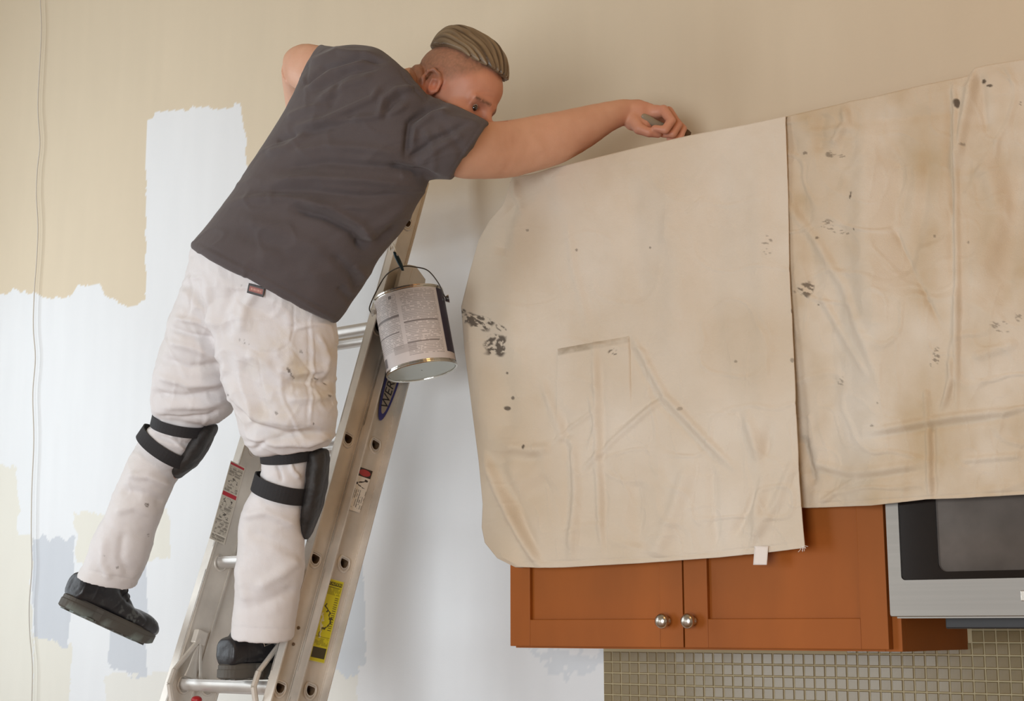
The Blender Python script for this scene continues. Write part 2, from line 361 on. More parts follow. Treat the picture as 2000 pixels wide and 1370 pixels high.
# ------------------------------------------------------------------ wall cabinets
CW = .925; CB = 1.37; CT = 2.462
def cabinet(name, label, xa, xb, zb, zt, knobs, group=None, extra=0):
    t = empty(name, label, 'cabinet', group=group); yf = -.305
    bm = bmesh.new()
    box(bm, (xa, 0, zb), (xa+.015, yf, zt)); box(bm, (xb-.015, 0, zb), (xb, yf, zt)); box(bm, (xa+.014, -.003, zb+.012), (xb-.014, yf+.001, zb+.027)); box(bm, (xa+.014, -.003, zt-.015), (xb-.014, yf+.001, zt-.001)); box(bm, (xa+.014, -.006, zb+.026), (xb-.014, -.002, zt-.01))
    link('carcass', bmmesh(bm), m_cab, t)
    bm = bmesh.new(); w = .035
    box(bm, (xa, yf, zb), (xa+w, yf-.019, zt), .001); box(bm, (xb-w, yf, zb), (xb, yf-.019, zt), .001); box(bm, (xa+w, yf, zb), (xb-w, yf-.019, zb+w)); box(bm, (xa+w, yf, zt-w), (xb-w, yf-.019, zt))
    link('face_frame', bmmesh(bm), m_cab, t)
    y1 = yf-.020; y2 = y1-.019; mid = (xa+xb)/2-.006; lft = xa+.0; rgt = xb-extra
    for a_, b_, kx in ((lft, mid-.0018, 1), (mid+.0018, rgt, 0)):
        d = link('door', bmmesh(_door(a_, b_, zb+.004, zt-.01, y1, y2)), m_cab, t)
        sw = .056
        for n_, p, q in (('stile', (a_, y1, zb+.004), (a_+sw, y2, zt-.01)), ('stile', (b_-sw, y1, zb+.004), (b_, y2, zt-.01)), ('rail', (a_+sw, y1, zb+.004), (b_-sw, y2, zb+.004+sw+.002)), ('rail', (a_+sw, y1, zt-.01-sw), (b_-sw, y2, zt-.01))):
            g = bmesh.new(); box(g, p, q, .0012); link(n_, bmmesh(g), m_cab, d)
        if knobs:
            kxx = b_-.037 if kx else a_+.022; kz = zb+.058
            prof = [(0, 0), (.0085, 0), (.009, .002), (.0055, .004), (.005, .011), (.009, .014), (.0148, .019), (.0158, .0235), (.0135, .029), (.008, .0325), (.0003, .0335)]
            V = []; F = []; n = 24
            for r, h in prof:
                for k in range(n): V.append((kxx+r*math.cos(2*math.pi*k/n), y2-h, kz+r*math.sin(2*math.pi*k/n)))
            for i_ in range(len(prof)-1):
                for k in range(n): F.append((i_*n+k, i_*n+(k+1) % n, (i_+1)*n+(k+1) % n, (i_+1)*n+k))
            link('knob', mesh(V, F), m_nickel, d, smooth=True, label='brushed nickel knob')
    return t
def _door(a_, b_, z0, z1, y1, y2):
    g = bmesh.new(); box(g, (a_+.05, y1-.001, z0+.05), (b_-.05, y1-.009, z1-.05)); return g
cabinet('wall_cabinet', 'maple wall cabinet with two shaker doors and nickel knobs under the drop cloth', 0, CW, CB, CT, True, extra=.018)
cabinet('wall_cabinet', 'maple wall cabinet right above the microwave, covered by the stained drop cloth', CW+.01, CW+.772, 1.86, CT, False)

# ------------------------------------------------------------------ microwave
MX0, MX1, MZ0, MZ1, MY = CW+.012, CW+.770, 1.4345, 1.855, -.40
mw = empty('microwave', 'stainless steel over-range microwave with dark glass door beside the maple cabinet', 'microwave')
boxobj('housing', (MX0+.01, -.012, MZ0+.004), (MX1, MY+.032, MZ1), m_black, mw)
boxobj('vent_tray', (MX0+.085, -.06, MZ0-.022), (MX1-.05, MY+.05, MZ0+.005), m_black, mw, bev=.003)
boxobj('bottom_trim', (MX0+.012, MY+.006, MZ0-.003), (MX1-.005, MY+.04, MZ0+.004), m_steel, mw)
def rrect(x0, x1, z0, z1, r, n=6):
    o = []
    for cx_, cz_, a0 in ((x1-r, z1-r, 0), (x0+r, z1-r, 90), (x0+r, z0+r, 180), (x1-r, z0+r, 270)):
        for k in range(n+1): a_ = math.radians(a0+90*k/n); o.append((cx_+r*math.cos(a_), cz_+r*math.sin(a_)))
    return o
def ringframe(outer, inner, y0, y1, inset=.0015):
    n = len(outer); V = []; F = []
    for L_, y in ((outer, y0), (outer, y1+.002)): V += [(x, y, z) for x, z in L_]
    cx_ = sum(p[0] for p in outer)/n; cz_ = sum(p[1] for p in outer)/n
    V += [(x+(cx_-x)*.004, y1, z+(cz_-z)*.006) for x, z in outer]; V += [(x, y1, z) for x, z in inner]; V += [(x, y0, z) for x, z in inner]
    for j in range(4):
        for k in range(n): F.append((j*n+k, j*n+(k+1) % n, (j+1)*n+(k+1) % n, (j+1)*n+k))
    return mesh(V, F)
dx1 = MX1-.14
dr = link('door', ringframe(rrect(MX0, dx1, MZ0, MZ1, .004), rrect(MX0+.026, dx1-.03, MZ0+.066, MZ1-.05, .008), MY+.03, MY), m_steel, mw)
link('glass', ringframe(rrect(MX0+.024, dx1-.028, MZ0+.064, MZ1-.048, .006), rrect(MX0+.096, dx1-.08, MZ0+.080, MZ1-.075, .016), MY+.02, MY+.003), m_blackgl, dr, label='black glass door border')
m_win = mat('tinted_window', lin((92, 86, 82)), .13, coat=.6, var=.35, vscale=7)  # tone lightened and mottled in place of the room's reflection
boxobj('window_screen', (MX0+.090, MY+.02, MZ0+.075), (dx1-.075, MY+.009, MZ1-.07), m_win, dr)
boxobj('badge', (MX0+.247, MY, MZ0+.026), (MX0+.34, MY-.002, MZ0+.044), m_nickel, dr, bev=.001)
boxobj('control_panel', (dx1+.003, MY+.03, MZ0), (MX1, MY, MZ1), m_steel, mw, bev=.002)
boxobj('handle', (dx1-.018, MY-.035, MZ0+.07), (dx1-.002, MY-.015, MZ1-.06), m_steel, mw, bev=.004)
boxobj('display', (dx1+.02, MY+.002, MZ1-.09), (MX1-.02, MY-.001, MZ1-.05), m_blackgl, mw)

# ------------------------------------------------------------------ drop cloths
m_cloth = mat('canvas', (1, 1, 1), .9, bump=.35, bscale=420, attr='paint', spec=.2, sheen=.1)
CREAM = np.array(lin((222, 210, 194)))
def spots(u, v, col, items, s=3):
    for (x, y, rx, ry, rot, dens, k) in items:
        c, sn = math.cos(math.radians(rot)), math.sin(math.radians(rot)); X = (u-x)*c+(v-y)*sn; Y = -(u-x)*sn+(v-y)*c
        e = np.sqrt((X/rx)**2+(Y/ry)**2)*(1+.25*vnoise(np.stack([u/9.+x, v/9.+y, u*0], 1), s+4)); n = fbm(np.stack([X/7.+x, Y/3.5+y, u*0], 1), 4, s)
        m = np.clip((1.05-e)*4, 0, 1)*np.clip((n+dens)*5, 0, 1)*k
        col[:] = col*(1-m[:, None])+np.array(lin((92, 80, 68)))*m[:, None]
def relief(u, v, fl, ns):
    wu = u+14*fbm(np.stack([u/90, v/90, u*0], 1), 2, ns+2); wv = v+14*fbm(np.stack([u/90, v/90, u*0+3], 1), 2, ns+3)
    rg = lambda a, b, k: 1-np.abs(vnoise(np.stack([wu/a, wv/b, u*0+k], 1), ns+int(k)))*2
    cr = np.clip(rg(95, 70, 1)-.72, 0, 1)*.010+np.clip(rg(46, 60, 2)-.72, 0, 1)*.0042+np.clip(rg(30, 120, 4)-.75, 0, 1)*.004
    amt = (.45+.55*np.clip((v-560)/400, 0, 1)) if ns < 20 else 1.0
    return 1.45*folds(u, v, fl)+cr*amt+.0016*fbm(np.stack([u/60, v/90, u*0], 1), 4, ns)+.0048*vnoise(np.stack([u/110, v/420, u*0], 1), ns+5)
def cloth_mesh(L, R, T, B, Yf, nu, nv, fl, backx, noise_s, wrap_left=True, yback=-.03, topz=None):
    """front sheet between outline curves; side and top run back to the wall"""
    nb = 24
    def fn(a_, b_):
        v_s = np.interp(a_, [0, 1], [0, 1]); return None
    S = np.concatenate([-(np.linspace(1, 0, nb, endpoint=False)) if wrap_left else np.zeros(0), np.linspace(0, 1, nu)])
    Tt = np.concatenate([-(np.linspace(1, 0, nb, endpoint=False)), np.linspace(0, 1, nv)])
    s, t = np.meshgrid(S, Tt, indexing='ij'); s = s.ravel(); t = t.ravel(); sc = np.clip(s, 0, 1); tc = np.clip(t, 0, 1)
    # outline interpolation in rows of the sheet
    vl = L(tc); vr = R(tc); u = vl[0]+(vr[0]-vl[0])*sc; topv = T(u); botv = B(u)
    vL = np.where(sc < 1, vl[1]+(vr[1]-vl[1])*sc, vr[1])
    v = topv+(botv-topv)*tc; v = np.where(u < L.x0, vl[1]*(1-np.clip((u-vl[0])/np.maximum(L.x0-vl[0], 1), 0, 1))+v*np.clip((u-vl[0])/np.maximum(L.x0-vl[0], 1), 0, 1), v) if hasattr(L, 'x0') else v
    Y = Yf(u, v, sc, tc)
    q = FPX*DV[None]+(u-1000)[:, None]*RV[None]+(685-v)[:, None]*UV[None]
    P = C0+q*((Y-CY)/q[:, 1])[:, None]
    w = np.clip(s*40, 0, 1)*np.clip(t*40, 0, 1) if wrap_left else np.clip(t*40, 0, 1)
    f = relief(u, v, fl, noise_s)
    P[:, 1] -= f*w
    # top: over the edge and back across the cabinet top
    b = np.clip(-t, 0, 1); P[:, 1] += (yback-P[:, 1])*b; P[:, 2] += .006*np.sin(b*math.pi/2)*(b > 0)
    # left: round the corner and back beside the cabinet
    k = np.clip(-s, 0, 1); P[:, 0] += (np.minimum(backx, P[:, 0]+.05)-P[:, 0])*(k**2)*.9-.012*np.sin(k*math.pi); P[:, 1] += (yback-P[:, 1])*k
    n2 = len(Tt); i = np.arange((len(S)-1)*(n2-1)); a = (i//(n2-1))*n2+i % (n2-1)
    return fastmesh(P, np.stack([a, a+n2, a+n2+1, a+1], 1)), u, v, s, t
# cloth over the left cabinet
LX = ([345, 375, 400, 430, 470, 530, 600, 680, 800, 900, 985, 1030, 1060, 1090, 1108], [1001, 992, 984, 958, 936, 919, 902, 908, 923, 936, 944, 942, 948, 972, 1008])
vt = lambda t: 345+(1108-345)*t
def L1(t): v = vt(t); return np.interp(v, *LX), v
L1.x0 = 1075
def R1(t): v = 228+(1071-228)*t; return np.interp(v, [228, 520, 780, 940, 1071], [1535, 1542, 1556, 1563, 1573]), v
T1 = lambda u: np.interp(u, [900, 1001, 1100, 1250, 1350, 1450, 1535], [348, 345, 325, 288, 265, 246, 228])
B1 = lambda u: np.interp(u, [940, 1008, 1100, 1250, 1400, 1480, 1573], [1108, 1111, 1109, 1101, 1090, 1082, 1071])
def Y1(u, v, s, t):
    e = np.clip((1006-u)/104, 0, 1); y = -.362-.012*t
    y = y+.13*e**1.7
    return np.maximum(y, -.5)-.015*np.clip((u-1450)/120, 0, 1)*t
F1 = [([(1235, 655), (1300, 775), (1440, 920)], 7, .0045), ([(1225, 668), (1290, 790), (1425, 925)], 8, -.0030), ([(1300, 775), (1210, 850), (1135, 925)], 6, .0045), ([(1292, 768), (1200, 838)], 6, -.003),
      ([(1160, 660), (1166, 830), (1172, 1000), (1180, 1080)], 6, .0045), ([(1172, 690), (1178, 850), (1184, 1090)], 8, -.003), ([(1120, 860), (1128, 960), (1115, 1100)], 9, .007), ([(1100, 800), (1112, 900), (1105, 1040)], 10, -.005),
      ([(1060, 740), (1100, 850), (1120, 870)], 8, .004), ([(1150, 770), (1164, 830), (1150, 880)], 4, .003), ([(1085, 870), (1110, 840), (1165, 800)], 5, .003),
      ([(1110, 430), (1120, 520), (1150, 640)], 8, .0025), ([(1340, 420), (1375, 385)], 3, .0015), ([(1300, 480), (1310, 430), (1420, 270)], 12, .003), ([(1300, 330), (1330, 520), (1310, 700)], 25, .006), ([(1230, 340), (1250, 600)], 25, -.005),
      ([(1410, 300), (1390, 600), (1420, 800)], 28, -.006), ([(1480, 280), (1495, 600), (1490, 900)], 22, .005), ([(1460, 800), (1490, 900), (1480, 1050)], 12, .008), ([(1510, 820), (1480, 960), (1430, 1060)], 10, -.006), ([(1350, 900), (1320, 1000), (1280, 1090)], 16, .008), ([(1390, 900), (1400, 1080)], 12, -.005), ([(1240, 930), (1250, 1080)], 16, -.006),
      ([(1555, 900), (1520, 980), (1470, 1060)], 9, .005), ([(945, 880), (975, 960), (1020, 1050), (1060, 1112)], 8, .010), ([(962, 880), (1000, 970), (1050, 1090)], 14, -.008), ([(905, 620), (930, 700), (960, 860)], 26, .010), ([(960, 640), (985, 760), (985, 860)], 28, -.012), ([(980, 870), (1040, 880), (1080, 875)], 10, .005), ([(970, 900), (1060, 895)], 14, -.006), ([(1000, 990), (1080, 940)], 22, -.006),
      ([(1010, 385), (985, 440), (975, 500)], 14, -.009), ([(1000, 345), (1018, 420)], 10, .006), ([(1060, 345), (1090, 330), (1100, 420)], 18, .004), ([(1000, 1100), (1300, 1090), (1570, 1060)], 2.2, -.0012), ([(1565, 240), (1560, 560)], 3, -.001)]
me, u, v, s, t = cloth_mesh(L1, R1, T1, B1, Y1, 400, 480, F1, -.02, 11)
def cloth_col(u, v, s0, amt):
    n = fbm(np.stack([u/130, v/170, u*0], 1), 4, s0); n2 = fbm(np.stack([u/28, v/28, u*0], 1), 3, s0+7)
    col = np.tile(CREAM, (len(u), 1)); k = np.clip(n*.5+.5, 0, 1)*amt+np.clip(n2*.5, 0, 1)*amt*.25
    return col*(1-k[:, None]*np.array([.22, .30, .42]))
col = cloth_col(u, v, 20, .55)
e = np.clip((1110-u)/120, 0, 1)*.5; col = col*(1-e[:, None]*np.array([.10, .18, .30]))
spots(u, v, col, [(935, 628, 34, 13, 20, .15, .95), (965, 672, 22, 24, -40, .12, .95), (905, 608, 7, 5, 0, .6, .9), (985, 728, 3, 3, 0, 1, .8), (998, 777, 5, 4, 0, 1, .8), (987, 797, 6, 4, 0, 1, .9), (1027, 874, 3, 5, 0, 1, .9), (980, 642, 14, 7, 30, .0, .8), (1270, 484, 3, 3, 0, 1, .6), (1127, 489, 2.5, 3, 0, 1, .6), (1439, 707, 3.5, 3, 0, 1, .5), (1549, 705, 4, 5, 0, 1, .5), (1548, 608, 3, 5, 0, 1, .8), (1330, 800, 5, 4, 0, .6, .4), (1197, 690, 9, 7, -10, -.05, .7), (1030, 450, 4, 3, 0, .4, .5), (1500, 480, 14, 20, 0, -.5, .5)])
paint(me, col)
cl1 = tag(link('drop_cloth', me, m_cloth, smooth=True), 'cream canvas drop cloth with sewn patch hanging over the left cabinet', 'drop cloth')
md = cl1.modifiers.new('thickness', 'SOLIDIFY'); md.thickness = .0016; md.offset = -1
# sewn patch: slightly raised piece with a dirty turned edge
def onY1(u, v, off):
    u = np.asarray(u, float); v = np.asarray(v, float); Y = Y1(u, v, 0, (v-T1(u))/(B1(u)-T1(u)))-off
    q = FPX*DV[None]+(u-1000)[:, None]*RV[None]+(685-v)[:, None]*UV[None]; P = C0+q*((Y-CY)/q[:, 1])[:, None]
    f = relief(u, v, F1, 11); P[:, 1] -= f; return P
def patchfn(a_, b_):
    uu = 1090+(1229-1090)*a_; uu = uu+b_*6*a_; vv = (681-26*a_)+b_*(840-655)*(.95)-0*b_
    edge = np.minimum(np.minimum(a_*30+1, (1-a_)*30), b_*30); return onY1(uu, vv, .0050*np.clip(edge, .0, 1)*np.clip((1-b_)*2.2, .12, 1)+.0009)
P, Q, uu, vv = grid(patchfn, 70, 80); me = fastmesh(P, Q[:, ::-1]); pu, pv, _ = pj(P); cc = cloth_col(pu, pv, 20, .5); m_ = (np.clip((.085-vv)*60, 0, 1)*np.clip(1.25-uu, .35, 1)*np.clip(.75+.4*fbm(np.stack([pu/9, pv/9, pu*0], 1), 3, 4), .2, 1)*.62)[:, None]
cc = cc*(1-m_)+np.array(lin((140, 124, 100)))*m_
spots(pu, pv, cc, [(1197, 690, 10, 8, -10, .0, .8)]); paint(me, cc); link('patch', me, m_cloth, cl1, smooth=True)
# care tag on the hem
P, Q, uu, vv = grid(lambda a_, b_: onY1(1474+26*a_-3*b_, 1067+37*b_, .004+.004*b_), 8, 10); me = fastmesh(P, Q)
m_tag = mat('white_tag', lin((232, 222, 214)), .7); tg = link('tag', me, m_tag, cl1, label='white cloth care tag'); md = tg.modifiers.new('t', 'SOLIDIFY'); md.thickness = .0006
# frayed threads at the corner
parts = []
for k in range(7):
    a_ = random.uniform(-.4, 1.9); p0 = np.array([1568+random.uniform(-4, 3), 1069.]); L_ = random.uniform(7, 14)
    parts.append(tube([onY1([p0[0]], [p0[1]], .003)[0], onY1([p0[0]+L_*.5*math.cos(a_)], [p0[1]+L_*.5*math.sin(a_)], .004)[0], onY1([p0[0]+L_*math.cos(a_+.3)], [p0[1]+L_*math.sin(a_+.3)], .003)[0]], .0005, 5, sub=3))
V, F = join(parts); o = link('frayed_thread', mesh(V, F), m_tag, cl1); o['kind'] = 'stuff'
# cloth over microwave side
def L2(t): v = 228+(993-228)*t; return 1505+60*t, v
def R2(t): v = 60+(955-60)*t; return 2260+0*t, v
T2 = lambda u: np.interp(u, [1500, 1535, 1600, 1648, 1660, 1700, 1800, 1880, 1894, 1904, 1930, 2000, 2130, 2260], [236, 229, 214, 203, 199, 192, 168, 152, 148, 134, 128, 117, 88, 59])
B2 = lambda u: np.interp(u, [1500, 1568, 1700, 1810, 1880, 2000, 2130, 2260], [998, 993, 988, 976, 974, 967, 960, 953])
def Y2(u, v, s, t):
    k = np.clip((u-1625)/95, 0, 1); k = k*k*(3-2*k); tt = np.clip((t-.22)/.36, 0, 1); tt = tt*tt*(3-2*tt); return -.352-.010*t-.062*k*tt
F2 = [([(1864, 140), (1868, 350), (1872, 560), (1870, 800)], 5, .006), ([(1855, 150), (1860, 350), (1862, 560)], 9, -.005), ([(1872, 560), (1862, 700), (1850, 800)], 6, .003), ([(1812, 820), (1815, 900), (1818, 980)], 4, .004), ([(1822, 820), (1826, 900), (1828, 980)], 6, -.003),
      ([(1900, 135), (1898, 170), (1885, 240), (1868, 330)], 9, .008), ([(1912, 140), (1925, 260)], 14, -.006), ([(1648, 203), (1655, 240), (1625, 290)], 8, .006), ([(1610, 215), (1600, 300)], 12, -.005), ([(1545, 230), (1570, 420), (1600, 600)], 18, -.006), ([(1700, 250), (1690, 450), (1700, 640)], 26, .009), ([(1760, 260), (1755, 450), (1765, 560)], 22, -.008), ([(1820, 280), (1800, 420), (1770, 560)], 14, -.005),
      ([(1540, 400), (1600, 480), (1650, 560), (1720, 760)], 9, .005), ([(1600, 570), (1640, 640), (1700, 745)], 7, .004), ([(1740, 440), (1780, 520), (1840, 640)], 6, -.004), ([(1760, 470), (1800, 560)], 6, .003), ([(1690, 845), (1800, 825), (1860, 815), (2000, 800)], 7, .004), ([(1690, 857), (1810, 838), (2000, 812)], 8, -.003), ([(1570, 900), (1660, 925), (1700, 922), (1810, 905)], 9, .004), ([(1575, 914), (1670, 937), (1810, 918)], 9, -.003), ([(1600, 985), (1680, 930)], 5, .003),
      ([(1840, 805), (1862, 740), (1855, 700)], 5, .004), ([(1810, 760), (1812, 820)], 5, .003), ([(1920, 300), (1960, 420), (1900, 560)], 20, .007), ([(1990, 300), (1960, 600)], 25, -.007), ([(1880, 400), (1960, 260)], 8, .003), ([(1900, 700), (1990, 670)], 10, .004), ([(1680, 240), (1880, 215)], 12, -.003), ([(1575, 260), (1680, 250)], 8, .003), ([(1560, 985), (2100, 955)], 2.2, -.0012), ([(1565, 850), (1590, 950)], 10, -.008), ([(1880, 900), (2000, 890)], 6, .003)]
me, u, v, s, t = cloth_mesh(L2, R2, T2, B2, Y2, 330, 440, F2, 0, 31, wrap_left=False)
col = cloth_col(u, v, 40, 1.15)
spots(u, v, col, [(1871, 203, 7, 10, 0, .8, .95), (1922, 158, 5, 5, 40, .6, .95), (1932, 167, 7, 3, 0, .5, .9), (1574, 300, 5, 5, 0, .2, .6), (1625, 303, 12, 8, 0, -.1, .6), (1645, 306, 9, 3, 0, .2, .6), (1665, 383, 2, 8, 10, .8, .9), (1618, 440, 14, 10, 0, -.1, .6), (1645, 454, 22, 4, 5, .0, .6), (1674, 450, 2, 2, 0, 1, .9), (1598, 466, 3, 3, 0, 1, .7), (1576, 566, 14, 18, 20, -.05, .8), (1552, 572, 5, 8, 0, .2, .6), (1883, 285, 5, 5, 0, .4, .5), (1993, 202, 2.5, 4, 0, 1, .8), (1893, 475, 2.5, 2.5, 0, 1, .6), (1827, 462, 3, 3, 0, 1, .5), (1828, 700, 8, 22, 15, -.15, .6), (1642, 745, 10, 12, 40, -.2, .5), (1955, 640, 20, 12, 0, -.2, .5), (1600, 596, 2, 2, 0, 1, .7), (1704, 832, 4, 3, 0, .6, .5), (1714, 788, 2.5, 2.5, 0, 1, .5), (1990, 620, 6, 10, 0, -.1, .5)])
paint(me, col)
cl2 = tag(link('drop_cloth', me, m_cloth, smooth=True), 'mottled paint-spotted canvas drop cloth hanging above the microwave, its left edge tucked under the other', 'drop cloth')
md = cl2.modifiers.new('thickness', 'SOLIDIFY'); md.thickness = .0016; md.offset = -1

# ------------------------------------------------------------------ ladder
LXR = -.45      # inner edge of right front flange
pp = np.array([onplane(u, v, (LXR, 0, 0), np.array([1., 0, 0])) for u, v in ((515, 1370), (595, 1059), (657.5, 850), (713, 625), (765, 473))])
ks, k0 = np.polyfit(pp[:, 2], pp[:, 1], 1); AL = math.atan(ks)
AV = np.array([0, math.sin(AL), math.cos(AL)]); QV = np.array([0, math.cos(AL), -math.sin(AL)]); O_ = np.array([0, k0, 0.])
def Lp(w, q, a): return O_+np.array([w, 0, 0])+QV*q+AV*a
def Linv(P): P = np.asarray(P)-O_; return P[0], P @ QV, P @ AV
LM = Matrix([[1, 0, 0, O_[0]], [0, QV[1], AV[1], O_[1]], [0, QV[2], AV[2], O_[2]], [0, 0, 0, 1]])
lad = empty('extension_ladder', 'worn aluminium extension ladder the painter stands on', 'ladder')
def lobj(name, bm, m, parent=lad, **k):
    me = bmmesh(bm); me.transform(LM); return link(name, me, m, parent, **k)
xl = onplane(311, 1370, O_, QV)[0]; xlf = xl+.027     # left rail flange
wR0, wR1 = LXR, LXR+.027; webR = LXR+.0024; webL = xlf-.0024
aTop = Linv(onplane(800, 330, O_, QV))[2]; a_floor = -O_[2]; 
aB = Linv(onplane(806, 535, (webR+.014, 0, 0), np.array([1., 0, 0])))[2]
def dprof(r, n=20):
    p = [(r*math.cos(math.pi*(1+k/(n-1))), r*1.12*math.sin(math.pi*(1+k/(n-1)))+.004) for k in range(n)]
    return p+[(r*.96, .0105), (r*.6, .0125), (0, .0125), (-r*.6, .0125), (-r*.96, .0105)]
def rail(side, q0, q1, a0, a1, web, f0, f1, holes=(), qh=0):
    bm = bmesh.new(); th = .0022; hh = .03; cur = a0
    for ah in sorted(holes):
        if ah-hh < a0 or ah+hh > a1: continue
        box(bm, (web-th, q0, cur), (web+th, q1, ah-hh)); cur = ah+hh
        pr_ = dprof(.0132); out = []
        for p, z in pr_:     # cast each hole point out to the cell border
            k = min((q1-qh if p > 0 else qh-q0)/max(abs(p), 1e-6), hh/max(abs(z), 1e-6)); out.append((p*k, z*k))
        cols_ = [[bm.verts.new((web+dw, qh+p, ah+z)) for p, z in L_] for dw, L_ in ((-th, out), (-th, pr_), (th, pr_), (th, out))]; N = len(pr_)
        for j in range(3):
            for k in range(N): bm.faces.new((cols_[j][k], cols_[j][(k+1) % N], cols_[j+1][(k+1) % N], cols_[j+1][k]))
        # corners left by the radial cast
        for (cq, ca) in ((q0, -hh), (q0, hh), (q1, -hh), (q1, hh)):
            best = sorted(range(N), key=lambda k: (out[k][0]-(cq-qh))**2+(out[k][1]-ca)**2)[:2]
            for j in (0, 3):
                c_ = bm.verts.new((web+(-th if j == 0 else th), cq, ah+ca)); bm.faces.new((cols_[j][best[0]], cols_[j][best[1]], c_))
    box(bm, (web-th, q0, cur), (web+th, q1, a1))
    for qa, qb in ((q0, q0+.004), (q1-.004, q1)):
        g0, g1 = f0, f1
        if q1 < .08 and qa > q0:     # the fly's inner edge is only a short lip
            g0, g1 = (f0, f0+.008) if side > 0 else (f1-.008, f1)
        box(bm, (g0, qa, a0), (g1, qb, a1), .0008)
    for qa in (q0+.004, q1-.007):   # small lips at flange roots
        box(bm, (web-.004, qa, a0), (web+.004, qa+.003, a1))
    return bm
# rung heights from the rung seen under the boot
aR = Linv(onplane(356, 1337, O_+QV*.03, QV))[2]; SP = Linv(onplane(408, 1099, O_+QV*.03, QV))[2]-aR
HF = [aR+k*SP for k in range(-3, 6)]; HB = [h+.02 for h in HF]
R_1 = lobj('rail', rail(1, 0, .074, .25, aTop, webR, wR0, wR1, HF, .036), m_alu); L_1 = lobj('rail', rail(-1, 0, .074, .25, aTop, webL, xl, xlf, HF, .036), m_alu)
R_2 = lobj('rail', rail(1, .066, .158, .02, aB, webR+.012, wR0+.012, wR1+.012, HB, .118), m_alu); L_2 = lobj('rail', rail(-1, .066, .158, .02, aB-.02, webL-.012, xl-.012, xlf-.012, HB, .118), m_alu)
def dtube(w0, w1, q, a, r=.0158, m=m_alu2):
    n = 20; prof = []
    for k in range(n):
        th = math.pi*(1+k/(n-1)); prof.append((r*1.0*math.cos(th), r*1.12*math.sin(th)+.004))
    prof += [(r*.96, .0105), (r*.6, .0125), (-r*.6, .0125), (-r*.96, .0105)]; N = len(prof); V = []; F = []
    for w, sc_ in ((w0+.05, .8), (w0, .8), (w0, 1), (w1, 1), (w1, .8), (w1-.05, .8)): V += [(w, q+p*sc_, a+z*sc_) for p, z in prof]
    for j in range(5):
        for k in range(N): F.append((j*N+k, j*N+(k+1) % N, (j+1)*N+(k+1) % N, (j+1)*N+k))
    F.append(tuple(range(N-1, -1, -1))); F.append(tuple(5*N+k for k in range(N)))
    me = mesh(V, F); me.materials.append(m); me.materials.append(m_dark)
    for p in me.polygons:
        if p.index//N in (0, 4) or p.index >= 5*N: p.material_index = 1  # hollow ends coloured darker, standing in for the shade inside
    me.transform(LM); return me
def collar(w, q, a, sgn):
    n = 24; V = []; F = []
    for wi, r in ((w+sgn*.0005, .0215), (w+sgn*.003, .0205), (w+sgn*.003, .0165), (w+sgn*.0005, .016)):
        for k in range(n):
            th = 2*math.pi*k/n; z = math.sin(th)*r*1.1; V.append((wi, q+math.cos(th)*r, a+min(z, .0125+(r-.016))+.001))
    for j in range(3):
        for k in range(n): F.append((j*n+k, j*n+(k+1) % n, (j+1)*n+(k+1) % n, (j+1)*n+k))
    me = mesh(V, F); me.transform(LM); return me
for k in range(-3, 5):
    a = aR+k*SP
    if a < .3 or a > aTop-.03: continue
    me = dtube(webL-.004, webR+.004, .036, a); me.name = 'rung'; rg = bpy.data.objects.new('rung', me); COL.objects.link(rg); rg.parent = lad
    [link('rung_collar', collar(w_+.002, .036, a, 1), m_alu, rg, smooth=True) for w_ in (webR, webL)]
    if a < aB:
        a2 = a+.02; me = dtube(webL-.016, webR+.016, .118, a2); me.name = 'rung'; rg = bpy.data.objects.new('rung', me); COL.objects.link(rg); rg.parent = lad
        [link('rung_collar', collar(w_, .118, a2, 1), m_alu, rg, smooth=True) for w_ in (webR+.014, webL-.010)]
# end guide plate of the base section
pl = [(768, 596), (786, 522), (798, 517), (812, 520), (831, 546), (829, 566), (829, 610)]
wp = webR+.03; V = [onplane(u, v, (wp+.006, 0, 0), np.array([1., 0, 0])) for u, v in pl]; V2 = [p+np.array([-.012, 0, 0]) for p in V]; n = len(pl)
F = [tuple(range(n)), tuple(range(2*n-1, n-1, -1))]+[(k, k+n, (k+1) % n+n, (k+1) % n) for k in range(n)]
link('guide_bracket', mesh(V+V2, F), m_alu, lad)
# rung locks: inverted V brackets hooked under the rung
for w, sg in ((webL+.022, 1), (wR0-.016, -1)):
    bm = bmesh.new(); a0 = aR
    def bar(p, q, wd=.0035, t=.006, bm=bm):
        p = np.array(p); q = np.array(q); V, F = tube([p, q], t, 8, sub=1)
        vs_ = [bm.verts.new(x) for x in V]
        for f in F: bm.faces.new([vs_[i] for i in f])
    bar((w, -.022, a0-.015), (w, -.020, a0+.020), t=.007); bar((w, -.020, a0+.020), (w, .026, a0+.112), t=.006); bar((w, -.022, a0-.015), (w, .012, a0-.07), t=.007)
    bar((w, .026, a0+.112), (w, .068, a0+.012), t=.004)
    lk = lobj('rung_lock', bm, m_alu, label='aluminium rung lock bracket')
    bm = bmesh.new(); box(bm, (w-.014, .012, a0+.098), (w+.004, .044, a0+.132), .003); lobj('lock_mount', bm, m_alu, lk)
    V, F = loft([((w, .026, a0+.095), (.003, 0, 0), (0, .004, 0)), ((w, .030, a0+.04), (.004, 0, 0), (0, .013, 0)), ((w, .034, a0+.016), (.004, 0, 0), (0, .022, 0))], 12, 3); me = mesh(V, F); me.transform(LM); link('lock_finger', me, m_alu, lk)
red = mat('red_plastic', lin((170, 25, 30)), .4)
